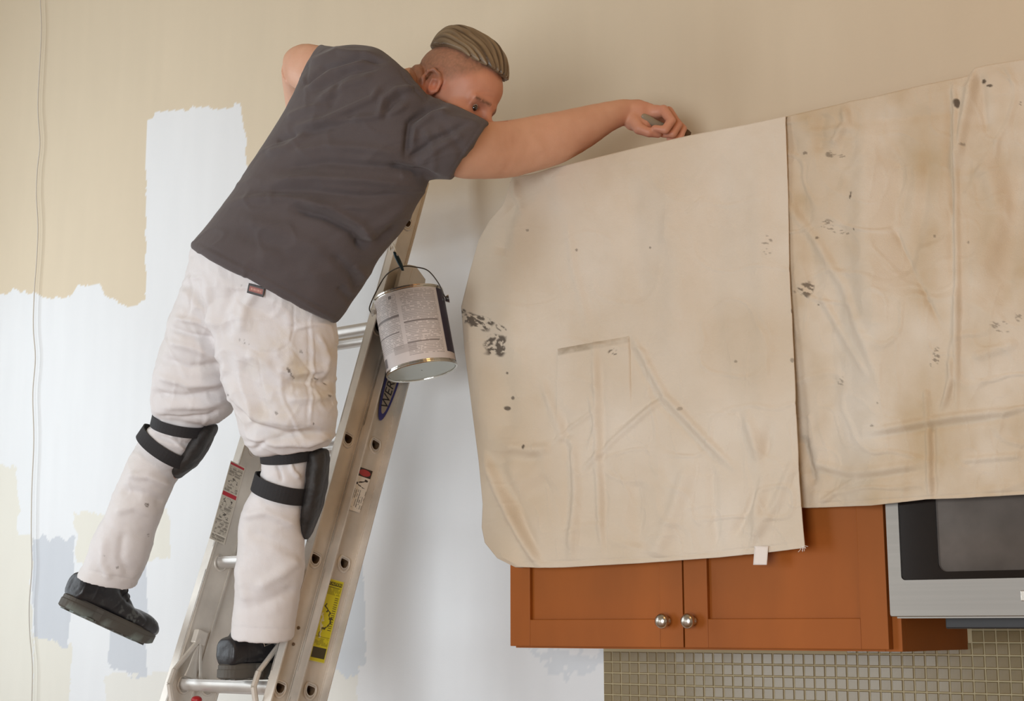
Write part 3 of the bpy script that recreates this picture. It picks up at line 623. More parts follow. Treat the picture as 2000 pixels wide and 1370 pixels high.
p = onplane(384, 1368, O_+QV*.03, QV); bm = bmesh.new(); bmesh.ops.create_uvsphere(bm, u_segments=14, v_segments=10, radius=.012, matrix=Matrix.Translation(p)@Matrix.Diagonal((1.2, 1, .8, 1))); link('latch_knob', bmmesh(bm), red, lad, smooth=True, label='red plastic latch knob')
# small bolts on the rails
for u, v, w in ((583, 1227, webR+.003), (573, 1259, webR+.003)):
    p = onplane(u, v, (w, 0, 0), np.array([1., 0, 0])); bm = bmesh.new(); bmesh.ops.create_uvsphere(bm, u_segments=10, v_segments=6, radius=.004, matrix=Matrix.Translation(p)); link('rivet', bmmesh(bm), m_dark, lad, smooth=True)
m_print = mat('printed_sticker', (1, 1, 1), .45, attr='paint')
def sticker(name, w, c00, c10, c01, fn, nu, nv, label, side=1):
    """flat sticker on a rail web; corners given by where they sit on that web plane"""
    A, B, Cc = [onplane(u, v, (w, 0, 0), np.array([1., 0, 0])) for u, v in (c00, c10, c01)]
    P, Q, uu, vv = grid(lambda a_, b_: A+(B-A)*a_[:, None]+(Cc-A)*b_[:, None], nu, nv)
    me = fastmesh(P, Q); paint(me, fn(uu, vv)); return link(name, me, m_print, lad, label=label), A, B-A, Cc-A
def yel(a, b):     # a across 0..1, b down 0..1
    y = np.array(lin((214, 205, 30))); k = np.array(lin((70, 62, 30))); c = np.tile(y, (len(a), 1)); n = fbm(np.stack([a*6, b*30, a*0], 1), 3, 60)
    inb = (a > .07) & (a < .93)
    c[inb & (b > .83) & (b < .955)] = k; c[inb & (b > .03) & (b < .075)] = k*1.3
    txt = inb & (((b*110) % 1) < .55) & (((b > .09) & (b < .19)) | ((b > .72) & (b < .81))) & (n > -.45); c[txt] = c[txt]*.35
    fig = inb & (b > .3) & (b < .7) & (np.abs(a-.45-.25*np.sin(b*16)-.12*n) < .07); c[fig] = k*1.2
    fig2 = inb & (b > .42) & (b < .72) & (np.abs(a-.2-.4*(b-.42)-.1*n) < .05); c[fig2] = np.array(lin((225, 222, 180)))
    dots = (a > .68) & (a < .9) & (((b*38) % 1) < .35) & (b > .2) & (b < .62); c[dots] = k*1.5
    c[(b > .70) & (b < .706)] = k; c[((a < .03) | (a > .97) | (b < .008) | (b > .992))] = np.array(lin((225, 220, 120)))
    return c
st, A, U_, V_ = sticker('warning_sticker', webR+.012+.0046, (643, 1130), (672, 1138), (603, 1290), yel, 40, 220, 'yellow caution sticker')
mt = frame(A+U_*.5+V_*.052+np.array([.0008, 0, 0]), U_, -V_); text('CAUTION', .0088, mt, mat('sticker_yellow', lin((215, 205, 40)), .5), lad, depth=.0002)
def whit(a, b):
    c = np.tile(np.array(lin((236, 230, 220))), (len(a), 1)); k = np.array(lin((60, 50, 42))); n = fbm(np.stack([a*7, b*16, a*0], 1), 3, 80)
    top = b < .2; c[top] = k; r = np.hypot((a-.5)/.42, (b-.1)/.075) < 1; c[r] = np.array(lin((178, 62, 62)))
    fig = (b > .24) & (b < .45) & (np.abs(a-.5-.28*np.sin(b*30)) < .09+.08*n); c[fig] = k
    txt = (b > .5) & (b < .93) & (((a*7.3) % 1) < .5) & (n > -.3) & (b < .9+.1*n); c[txt] = c[txt]*.33
    return c
sticker('safety_sticker', webR+.012+.0046, (702, 912), (728, 921), (676, 994), whit, 40, 140, 'white safety sticker with a red oval')
def inst(a, b):
    c = np.tile(np.array(lin((206, 198, 184))), (len(a), 1)); k = np.array(lin((110, 102, 92))); rd = np.array(lin((190, 45, 60))); n = fbm(np.stack([a*9, b*40, a*0], 1), 3, 90)
    for b0, b1 in ((.015, .04), (.385, .435)): c[(b > b0) & (b < b1) & (a > .03) & (a < .97)] = rd
    txt = (((b*95) % 1) < .5) & (n > -.25) & (a > .08) & (a < .92) & (((b > .06) & (b < .17)) | ((b > .30) & (b < .37)) | ((b > .52) & (b < .62)) | ((b > .72) & (b < .9)) | ((b > .925) & (b < .985))); c[txt] = k
    fig = (((b > .19) & (b < .29)) | ((b > .45) & (b < .52)) | ((b > .62) & (b < .71))) & (np.abs(np.sin(a*9+n*2)-np.sin(b*55)) < .28) & (a > .2) & (a < .8); c[fig] = k*.45
    c[np.abs(b-.912) < .004] = np.array(lin((235, 230, 220))); c[(a < .03) | (a > .97) | (b < .006) | (b > .994)] = np.array(lin((225, 218, 205)))
    return c
sticker('instruction_sticker', webL+.0046, (451, 900), (479, 914), (409, 1052), inst, 44, 260, 'white instruction sticker with red bands')
# blue oval maker's mark on the base rail
w = webR+.012+.0046; ax = np.array([1., 0, 0]); cA = onplane(776, 700, (w, 0, 0), ax); 
def pq(u, v, dw=0): return onplane(u, v, (w+dw, 0, 0), ax)
b0 = pq(743, 822); b1 = pq(795, 640); cen = (b0+b1)/2; lon = (b1-b0)/2; wid = (pq(774, 760)-pq(745, 760))*.52; 
def oval(name, sc_, lift, m, label=None):
    n = 48; V = [cen+lon*math.cos(2*math.pi*k/n)*sc_[0]+wid*math.sin(2*math.pi*k/n)*sc_[1]+np.array([lift, 0, 0]) for k in range(n)]; return link(name, mesh(V, [tuple(range(n))]), m, lad, label=label)
m_blue = mat('sticker_blue', lin((52, 52, 120)), .45); m_plate = mat('sticker_metal', lin((170, 158, 142)), .4, metal=.3)
P4 = [pq(738, 830), pq(765, 838), pq(825, 590), pq(800, 582)]
oval('logo_border', (1, 1), .0004, m_blue, 'blue oval sticker'); oval('logo_field', (.86, .70), .0008, m_plate)
text('WERNER', .036, frame(cen-lon*.20+np.array([.0012, 0, 0]), lon, -wid), mat('sticker_black', lin((35, 30, 30)), .5), lad, depth=.0002)
#PERSON
# ------------------------------------------------------------------ the painter
per = empty('person', 'man in charcoal t-shirt and white painter trousers leaning from the ladder to paint', 'person')
m_skin = mat('skin', (1, 1, 1), .5, attr='paint', bump=.12, bscale=260, sub=.12)
m_hair = mat('hair', (1, 1, 1), .38, attr='paint', bump=.2, bscale=300)
m_shirt = mat('charcoal_cotton', lin((91, 83, 83)), .92, bump=.3, bscale=600, var=.05, vscale=14, sheen=.15, spec=.2)
m_pants = mat('white_twill', (1, 1, 1), .88, bump=.25, bscale=520, attr='paint', spec=.2)
m_strap = mat('black_elastic', lin((38, 36, 38)), .75, bump=.3, bscale=500)
m_pad = mat('black_pad_fabric', lin((44, 40, 38)), .6, bump=.5, bscale=160, var=.4, vscale=30)
m_boot = mat('black_leather', (1, 1, 1), .38, attr='paint', bump=.25, bscale=140)
m_sole = mat('worn_rubber', (1, 1, 1), .7, attr='paint', bump=.3, bscale=120)
def pxr(p, D): return p/FPX*D
# head
HS = 1.03; ph = math.radians(-25)
Fi = .885*RV-.466*UV; Fv = math.cos(ph)*Fi+math.sin(ph)*DV; Uv = .466*RV+.885*UV; Lv = np.cross(Uv, Fv); HR = np.stack([Fv, Lv, Uv], 1)*HS
EAR = np.array([-.010, -.080, -.004]); HO = PX(846, 166, 3.30)-HR @ EAR
def hw(p): return HO+(HR @ np.asarray(p, float).T).T
def f_head(P):
    d = sd_ell(P, (-.010, 0, .034), (.096, .074, .084)); d = smin(d, sd_ell(P, (.030, 0, .040), (.062, .064, .058)), .02)
    d = smin(d, sd_ell(P, (.034, 0, -.028), (.056, .056, .072)), .025); d = smin(d, sd_ell(P, (.034, 0, -.078), (.052, .054, .036)), .025)
    d = smin(d, sd_ell(P, (.078, 0, -.102), (.020, .024, .017)), .02)
    for y in (-1, 1):
        d = smin(d, sd_ell(P, (.060, y*.044, -.028), (.024, .020, .018)), .02)
        d = smin(d, sd_cap(P, (.088, y*.010, .016), (.074, y*.046, .014), .009, .007), .012)
        d = smax(d, -sd_ell(P, (.090, y*.033, -.003), (.014, .017, .0095)), .010)
        d = smin(d, sd_cap(P, (.077, y*.014, .0042), (.073, y*.050, .0012), .0040), .006)      # upper lid
        d = smin(d, sd_cap(P, (.076, y*.020, -.0125), (.071, y*.048, -.0095), .0038), .008)      # lower lid / bag
    d = smin(d, sd_cap(P, (.087, 0, .008), (.112, 0, -.036), .008, .0125), .012)
    for y in (-1, 1): d = smin(d, sd_ell(P, (.100, y*.012, -.040), (.010, .008, .008)), .006)
    d = smin(d, sd_ell(P, (.090, 0, -.068), (.012, .024, .005)), .008); d = smin(d, sd_ell(P, (.088, 0, -.079), (.012, .022, .006)), .008)
    d = smax(d, -sd_ell(P, (.104, 0, -.0735), (.012, .024, .0016)), .003)
    for y in (-1, 1):
        hl = [(.008, -.008), (.006, .012), (-.004, .026), (-.018, .030), (-.028, .020), (-.028, .002), (-.020, -.018), (-.008, -.032), (.003, -.030)]
        pts = [(-.006+x, y*(.078+.010*(-x/.028)*(x < 0)), -.004+z) for x, z in hl]
        e = sd_ell(P, (-.014, y*.077, -.002), (.018, .007, .028))
        for a_, b_ in zip(pts, pts[1:]): e = smin(e, sd_cap(P, a_, b_, .0042, .0042), .004)
        e = smin(e, sd_cap(P, (-.002, y*.080, .010), (-.016, y*.085, .006), .003), .003); e = smin(e, sd_cap(P, (-.016, y*.085, .006), (-.012, y*.084, -.018), .003), .003)
        e = smax(e, -sd_ell(P, (-.006, y*.088, -.004), (.009, .010, .012)), .003)
        d = smin(d, e, .005)
    return d
V, Q = nets(f_head, (-.125, -.105, -.135), (.140, .105, .135), .0021); head = (hw(V), [tuple(q) for q in Q])
# hand modelled around the brush handle
def chain(pts): return [(PX(u, v, D), r) for u, v, D, r in pts]
def f_chain(P, c, k=.004):
    d = None
    for (a, ra), (b, rb) in zip(c, c[1:]):
        e = sd_cap(P, a, b, ra, rb); d = e if d is None else smin(d, e, k)
    return d
hand_f = [[(1296, 215, 3.545, .0125), (1311, 236, 3.525, .0105), (1299, 254, 3.515, .0095), (1279, 251, 3.520, .0085)],
          [(1305, 218, 3.57, .0125), (1324, 244, 3.555, .0105), (1314, 262, 3.54, .0095), (1294, 262, 3.545, .0085)],
          [(1308, 225, 3.595, .012), (1333, 252, 3.58, .010), (1328, 270, 3.565, .009), (1308, 271, 3.565, .008)],
          [(1306, 232, 3.615, .011), (1334, 258, 3.605, .009), (1334, 274, 3.59, .008), (1318, 278, 3.585, .007)],
          [(1236, 234, 3.545, .017), (1248, 251, 3.53, .0135), (1268, 259, 3.525, .0105), (1286, 262, 3.53, .0088)]]
def f_hand(P):
    d = f_chain(P, chain([(1222, 218, 3.56, .0275), (1245, 220, 3.565, .028), (1262, 224, 3.575, .026)]), .01)
    for u, v, D in ((1290, 218, 3.55), (1297, 221, 3.575), (1299, 227, 3.595), (1297, 232, 3.612)):
        d = smin(d, sd_cap(P, PX(1240, 222, 3.575), PX(u, v, D), .022, .0135), .008)
    d = smin(d, f_chain(P, chain([(1236, 238, 3.55, .021), (1255, 245, 3.55, .017), (1268, 250, 3.56, .013)]), .01), .008)
    for c in hand_f: d = smin(d, f_chain(P, chain(c), .003), .0025)
    return d
c0 = PX(1275, 235, 3.57); V, Q = nets(f_hand, c0-.105, c0+.105, .0019); hand = (V, [tuple(q) for q in Q])
# left hand closed on the ladder rail
lh = Lp(xl+.01, -.002, Linv(onplane(612, 360, O_, QV))[2]); Dl = pj(lh)[2]; ul, vl, _ = pj(lh)
def f_lhand(P):
    d = sd_cap(P, lh+np.array([-.035, -.03, .03]), lh+np.array([-.008, -.028, 0]), .024, .024)
    for k in range(4):
        a_ = lh+np.array([.0, -.030, .028-.019*k]); b_ = lh+np.array([.032, -.016, .026-.019*k]); c_ = lh+np.array([.036, .012, .024-.018*k]); e_ = lh+np.array([.020, .018, .024-.018*k])
        for p, q, r in ((a_, b_, .0105), (b_, c_, .0095), (c_, e_, .0085)): d = smin(d, sd_cap(P, p, q, r), .003)
    d = smin(d, sd_cap(P, lh+np.array([-.030, -.025, .03]), lh+np.array([-.026, .022, .038]), .012, .009), .004); return d
V, Q = nets(f_lhand, lh-.09, lh+.09, .0026); lhand = (V, [tuple(q) for q in Q])
armR = loft([pr(880, 240, 872, 325, 3.29, .046), pr(930, 238, 890, 346, 3.31, .054), pr(972, 238, 940, 350, 3.35, .057), pr(1012, 232, 995, 347, 3.40, .053), pr(1045, 226, 1045, 335, 3.44, .052), pr(1085, 219, 1092, 321, 3.465, .050), pr(1120, 212, 1128, 303, 3.485, .046), pr(1155, 205, 1164, 280, 3.505, .040), pr(1190, 198, 1196, 257, 3.53, .033), pr(1220, 194, 1224, 243, 3.555, .028), pr(1240, 197, 1240, 240, 3.565, .024)], 36, 5)
sh = np.array([0, 0, 0])
armL = loft([pr(665, 110, 640, 200, 3.46, .05), pr(630, 92, 606, 178, 3.52, .050), pr(600, 86, 585, 176, 3.56, .048), pr(576, 92, 566, 165, 3.59, .044), pr(559, 104, 556, 146, 3.61, .028), pr(554, 118, 553, 132, 3.62, .010)], 32, 5)
eb = PX(582, 138, 3.61); fL = [eb, eb*.5+lh*.5+np.array([-.02, 0, .0]), lh+np.array([-.05, -.03, .045]), lh+np.array([-.025, -.03, .02])]
foreL = tube(fL, [.040, .040, .029, .024], 24, sub=6)
torso = loft([pr(430, 520, 600, 620, 3.46, .09), pr(500, 420, 690, 520, 3.42, .10, -.05), pr(580, 290, 750, 385, 3.39, .09, -.05), pr(640, 190, 800, 270, 3.38, .08, -.05), pr(700, 130, 835, 230, 3.36, .075, -.06), pr(748, 130, 830, 210, 3.35, .062, -.03), pr(783, 136, 836, 206, 3.345, .052), pr(805, 131, 852, 205, 3.36, .052), pr(826, 124, 878, 205, 3.38, .046), pr(850, 125, 900, 190, 3.39, .035)], 36, 5)
shR = loft([pr(760, 210, 750, 290, 3.36, .05), pr(820, 225, 805, 315, 3.335, .045), pr(890, 242, 878, 325, 3.295, .044)], 24, 4)
legR = loft([pr(480, 560, 610, 600, 3.45, .08), pr(500, 700, 620, 700, 3.45, .075), pr(520, 840, 610, 840, 3.46, .055), pr(520, 940, 585, 945, 3.47, .048), pr(495, 1060, 575, 1065, 3.48, .050), pr(485, 1190, 540, 1195, 3.50, .030), pr(488, 1232, 536, 1234, 3.505, .026)], 24, 4)
legL = loft([pr(430, 540, 530, 600, 3.48, .08), pr(370, 660, 440, 700, 3.52, .07), pr(320, 790, 410, 810, 3.56, .055), pr(285, 880, 360, 910, 3.59, .048), pr(230, 990, 300, 1010, 3.62, .05), pr(185, 1090, 240, 1110, 3.64, .036), pr(184, 1122, 224, 1134, 3.65, .026)], 24, 4)
def f_neckfold(X, Y): return folds(X, Y, [([(800, 128), (811, 138), (817, 152), (816, 170)], 2.2, -.004), ([(816, 118), (828, 130), (833, 150)], 2.2, -.004), ([(808, 125), (822, 140), (826, 165)], 4, .002), ([(930, 190), (950, 188), (965, 190)], 1.6, -.0012), ([(925, 182), (950, 179), (968, 180)], 1.6, -.0012), ([(1258, 200), (1290, 208)], 3, .0015), ([(1040, 262), (1060, 300)], 12, .002)])
def d_body(co, nn):
    u, v, D = pj(co); return f_neckfold(u, v)*(nn @ -DV > 0)+.0006*fbm(co*40, 2, 70)
me = remesh([head, hand, lhand, armR, armL, foreL, torso, shR, legR, legL], .0024, 2, .5, d_body)
P = vco(me); u, v, D = pj(P); loc = (P-HO) @ np.linalg.inv(HR).T
base = np.tile(np.array(lin((218, 168, 140))), (len(P), 1)); n = fbm(P*22, 4, 90)[:, None]; base = base*(1+.10*n*np.array([.6, 1, 1.2]))
hd = (np.abs(loc[:, 0]) < .16) & (np.abs(loc[:, 1]) < .13) & (np.abs(loc[:, 2]) < .16) & (u < 992) & (u > 800) & (v < 238)
base[hd] = base[hd]*np.array([.86, .70, .66])  # ruddier head skin, darkened further for the shaded side of the face
ear = np.clip(1.6-np.hypot((loc[:, 0]+.016)/.022, (loc[:, 2]+.004)/.032), 0, 1)*hd*(np.abs(loc[:, 1]) > .066); base = base*(1-ear[:, None]*np.array([.02, .22, .25]))
# close-cropped hair on back and sides
bz = np.clip((loc[:, 2]-(.010+.9*np.clip(loc[:, 0]+.0, -.1, .1)))*40+.5, 0, 1)*np.clip((.072-loc[:, 0])*60, 0, 1)*hd*np.clip((loc[:, 2]+.06)*30, 0, 1); bz = np.maximum(bz, hd*np.clip((loc[:, 2]-.045)*50, 0, 1)*np.clip((.066-loc[:, 0])*60, 0, 1))
stub = (.58*bz*(1+.25*fbm(P*260, 2, 6)))[:, None]; base = base*(1-stub)+np.array(lin((118, 92, 74)))*stub
brow = np.exp(-(((loc[:, 2]-.0150+.08*(np.abs(loc[:, 1])-.03)**1)/.0045)**2))*(np.abs(loc[:, 1]) > .012)*(np.abs(loc[:, 1]) < .052)*(loc[:, 0] > .05)*hd*np.clip(.8+.6*fbm(P*300, 2, 5), 0, 1)
base = base*(1-.8*brow[:, None])+np.array(lin((84, 56, 38)))*.8*brow[:, None]
sk = np.exp(-(((loc[:, 0]-.072)/.022)**2+((np.abs(loc[:, 1])-.034)/.024)**2+((loc[:, 2]+.003)/.013)**2))*hd; base = base*(1-sk[:, None]*np.array([.35, .45, .45]))  # shade of the eye sockets painted into the skin
lip = hd & (np.abs(loc[:, 2]+.0735) < .012) & (np.abs(loc[:, 1]) < .024) & (loc[:, 0] > .09); base[lip] *= np.array([.95, .75, .75])
hn = (np.clip((u-1205)/60, 0, 1)*(u < 1345)*(v < 290))[:, None]; base = base*(1-hn*np.array([.06, .18, .18]))
paint(me, base); link('body', me, m_skin, per, smooth=True)
m_eye = mat('eye_white', (.36, .31, .27), .3, coat=.4); m_iris = mat('iris', (.02, .012, .008), .1, coat=1)
for y in (-1, 1):
    bm = bmesh.new(); bmesh.ops.create_uvsphere(bm, u_segments=20, v_segments=14, radius=.0118*HS, matrix=Matrix.Translation(Vector(hw((.0715, y*.033, -.0045))))); e = link('eye', bmmesh(bm), m_eye, per, smooth=True)
    dv = Fv*.80-Uv*.16-DV*.45; dv /= np.linalg.norm(dv); c = hw((.0715, y*.033, -.0045))+dv*.0070*HS
    bm = bmesh.new(); bmesh.ops.create_uvsphere(bm, u_segments=16, v_segments=10, radius=.0074*HS, matrix=Matrix.Translation(Vector(c))); link('iris', bmmesh(bm), m_iris, e, smooth=True)
# hair: slicked back, combed in strands
def f_hair(P):
    d = sd_ell(P, (-.002, 0, .056), (.099, .0735, .095)); d = smin(d, sd_ell(P, (-.045, 0, .100), (.052, .060, .050)), .02)
    x, y, z = P.T; lo_ = .089-.16*np.clip(-x, 0, .06)-.10*np.clip(x-.05, 0, .1)-.004*np.sin(x*40)
    d = smax(d, lo_-z, .006); d = smax(d, x-.094, .004)
    a = np.arctan2(y, z-.01); g = a*24+x*34+2.2*vnoise(np.stack([x*16, a*2.5, x*0], 1), 3); g2 = a*66+x*70+3*vnoise(np.stack([x*22, a*6, x*0], 1), 8)
    return d-.0024*(np.abs(np.sin(g))**.6-.6)+.0009*np.sin(g2)
V, Q = nets(f_hair, (-.12, -.1, .03), (.125, .1, .175), .0017); me = fastmesh(hw(V), Q)
x, y, z = V.T; a = np.arctan2(y, z-.01); g = a*24+x*34+2.2*vnoise(np.stack([x*16, a*2.5, x*0], 1), 3); st_ = np.clip(np.abs(np.sin(g))*.7+.45*fbm(np.stack([x*14, a*34+x*30, x*0], 1), 3, 33)+.1, 0, 1)[:, None]
paint(me, np.array(lin((84, 68, 52)))*(1-st_)+np.array(lin((140, 120, 94)))*st_); link('hair', me, m_hair, per, smooth=True)

# shirt
s_t = loft([pr(392, 492, 640, 620, 3.44, .12, -.03), pr(378, 482, 656, 631, 3.44, .155, -.03), pr(404, 447, 681, 600, 3.43, .158, -.03), pr(438, 403, 714, 552, 3.42, .162, -.03), pr(472, 354, 748, 494, 3.41, .16, -.035), pr(507, 302, 782, 452, 3.40, .155, -.04), pr(541, 248, 812, 404, 3.39, .15, -.045), pr(570, 196, 836, 350, 3.37, .14, -.05), pr(600, 140, 845, 300, 3.36, .13, -.055), pr(645, 98, 850, 250, 3.35, .115, -.05), pr(704, 92, 848, 214, 3.34, .095, -.04), pr(750, 108, 842, 200, 3.335, .078, -.02), pr(779, 132, 836, 199, 3.33, .068, 0), pr(792, 143, 832, 194, 3.33, .055, 0)], 48, 5)
s_r = loft([pr(745, 150, 720, 330, 3.34, .09), pr(800, 172, 780, 350, 3.32, .088), pr(846, 193, 828, 350, 3.30, .082), pr(888, 206, 852, 348, 3.285, .074), pr(922, 219, 868, 349, 3.28, .069), pr(957, 239, 882, 350, 3.285, .066), pr(950, 247, 884, 342, 3.285, .056)], 40, 5)
s_l = loft([pr(700, 100, 680, 230, 3.42, .085), pr(660, 93, 625, 205, 3.47, .078), pr(640, 89, 601, 192, 3.50, .070), pr(627, 88, 583, 178, 3.535, .062), pr(622, 96, 590, 172, 3.53, .05)], 36, 5)
SF = [([(739, 226), (750, 193), (774, 176), (812, 171)], 6, .009), ([(748, 235), (765, 200), (790, 186)], 6, -.006), ([(575, 250), (633, 236), (680, 214), (727, 193), (745, 170)], 7, .009), ([(590, 262), (650, 246), (700, 222)], 8, -.006), ([(629, 244), (680, 232), (727, 229), (774, 217), (800, 200)], 6, .007),
      ([(792, 310), (795, 275), (799, 243), (832, 215), (868, 205)], 6, -.010), ([(806, 290), (812, 250), (845, 226), (880, 218)], 7, .008), ([(797, 312), (844, 276), (914, 241)], 6, -.008), ([(815, 322), (860, 286), (905, 262)], 7, .006), ([(760, 322), (802, 330), (858, 346)], 6, -.009), ([(780, 342), (830, 345)], 7, .005),
      ([(598, 128), (657, 100), (739, 112)], 6, .006), ([(591, 172), (633, 132), (704, 112), (752, 124)], 5, -.008), ([(608, 182), (680, 143), (748, 130)], 6, -.006), ([(600, 176), (650, 140), (720, 122)], 6, .006), ([(615, 200), (680, 165), (730, 150)], 7, .006),
      ([(640, 210), (655, 185), (662, 160)], 7, -.005), ([(560, 300), (640, 285), (700, 288), (790, 300)], 9, .006), ([(545, 330), (640, 318), (780, 330), (840, 352)], 9, -.008), ([(530, 352), (620, 348), (720, 352), (810, 362)], 8, .007), ([(500, 372), (600, 372), (700, 384), (800, 380)], 8, -.007),
      ([(573, 408), (631, 423), (686, 452), (712, 490)], 8, -.010), ([(590, 396), (650, 410), (706, 440), (735, 480)], 9, .008), ([(441, 400), (500, 388), (555, 386), (647, 402), (739, 405)], 8, .006), ([(646, 496), (692, 540), (700, 570)], 10, -.007), ([(690, 520), (720, 545)], 9, .005), ([(470, 430), (560, 450), (640, 500)], 14, .005), ([(460, 455), (540, 480), (600, 530)], 14, -.005), ([(700, 460), (745, 440), (800, 395)], 9, .006), ([(690, 480), (740, 470), (775, 440)], 7, -.006),
      ([(520, 300), (560, 290), (600, 262)], 8, .006), ([(560, 230), (590, 215), (630, 205)], 6, .005), ([(540, 275), (580, 262)], 6, -.006), ([(850, 225), (900, 232), (940, 243)], 7, .004), ([(860, 240), (900, 290), (905, 320)], 9, -.004), ([(830, 250), (850, 300), (846, 345)], 8, .004), ([(384, 471), (520, 540), (663, 621)], 2.0, -.0022), ([(381, 477), (520, 549), (659, 627)], 2.6, .0022), ([(944, 236), (915, 280), (876, 344)], 2.0, -.0015), ([(634, 96), (606, 120), (594, 176)], 1.8, -.0015), ([(786, 130), (812, 160), (846, 196)], 3.5, .0028), ([(777, 134), (803, 167), (834, 202)], 2, -.0026), ([(660, 560), (690, 590)], 8, -.005), ([(500, 500), (560, 500), (640, 560)], 16, .004)]
def d_shirt(co, nn):
    u, v, D = pj(co); w = np.clip((nn @ -DV)*3+.3, 0, 1); q = co @ np.stack([RV, UV, DV], 1)
    rg = 1-2*np.abs(vnoise(np.stack([q[:, 0]*11+q[:, 1]*6, q[:, 1]*22-q[:, 0]*6, q[:, 2]*8], 1), 72))
    return 1.3*folds(u, v, SF)*w+.006*np.clip(rg-.66, 0, 1)+.0030*fbm(np.stack([q[:, 0]*9-q[:, 1]*5, q[:, 1]*14, q[:, 2]*8], 1), 3, 44)
link('shirt', remesh([s_t, s_r, s_l], .0038, 4, .5, d_shirt), m_shirt, per, smooth=True)

# trousers
p_h = loft([pr(420, 430, 660, 580, 3.44, .115, -.03), pr(388, 470, 650, 618, 3.44, .135, -.03), pr(371, 510, 655, 650, 3.45, .14, -.03), pr(368, 560, 656, 680, 3.46, .13, -.03), pr(385, 600, 652, 710, 3.46, .10, -.03)], 44, 5)
p_r = loft([pr(402, 520, 650, 610, 3.44, .11), pr(410, 590, 656, 660, 3.44, .125), pr(421, 650, 657, 700, 3.44, .125), pr(434, 715, 653, 742, 3.45, .122), pr(447, 770, 658, 782, 3.45, .12), pr(461, 812, 661, 812, 3.45, .115), pr(474, 846, 655, 838, 3.46, .108), pr(487, 872, 648, 857, 3.46, .095), pr(500, 890, 640, 871, 3.46, .075), pr(520, 890, 625, 872, 3.46, .05)], 44, 5)
p_l = loft([pr(375, 500, 520, 580, 3.49, .11), pr(358, 560, 485, 640, 3.50, .115), pr(338, 620, 462, 690, 3.52, .115), pr(322, 668, 455, 730, 3.53, .112), pr(306, 720, 455, 765, 3.55, .108), pr(298, 762, 456, 790, 3.56, .102), pr(296, 792, 450, 805, 3.57, .095), pr(302, 812, 430, 820, 3.57, .08), pr(320, 822, 405, 826, 3.57, .05)], 44, 5)
q_r = loft([pr(520, 860, 620, 860, 3.47, .06), pr(513, 890, 612, 886, 3.47, .068), pr(511, 915, 607, 915, 3.47, .069), pr(506, 940, 603, 948, 3.47, .070), pr(490, 962, 598, 978, 3.47, .074), pr(477, 985, 594, 1008, 3.475, .077), pr(468, 1020, 593, 1045, 3.48, .079), pr(464, 1090, 594, 1100, 3.48, .080), pr(460, 1165, 586, 1172, 3.49, .080), pr(456, 1215, 578, 1220, 3.49, .080), pr(455, 1241, 574, 1245, 3.49, .081), pr(464, 1240, 566, 1243, 3.49, .070)], 44, 5)
q_l = loft([pr(320, 800, 405, 815, 3.57, .06), pr(306, 822, 398, 838, 3.575, .068), pr(290, 842, 388, 862, 3.58, .070), pr(276, 862, 374, 890, 3.59, .072), pr(262, 884, 358, 912, 3.595, .074), pr(244, 918, 342, 942, 3.60, .078), pr(217, 978, 318, 1000, 3.61, .080), pr(190, 1042, 298, 1060, 3.62, .080), pr(168, 1092, 281, 1112, 3.63, .080), pr(153, 1124, 266, 1149, 3.64, .080), pr(163, 1124, 258, 1145, 3.64, .068)], 44, 5)
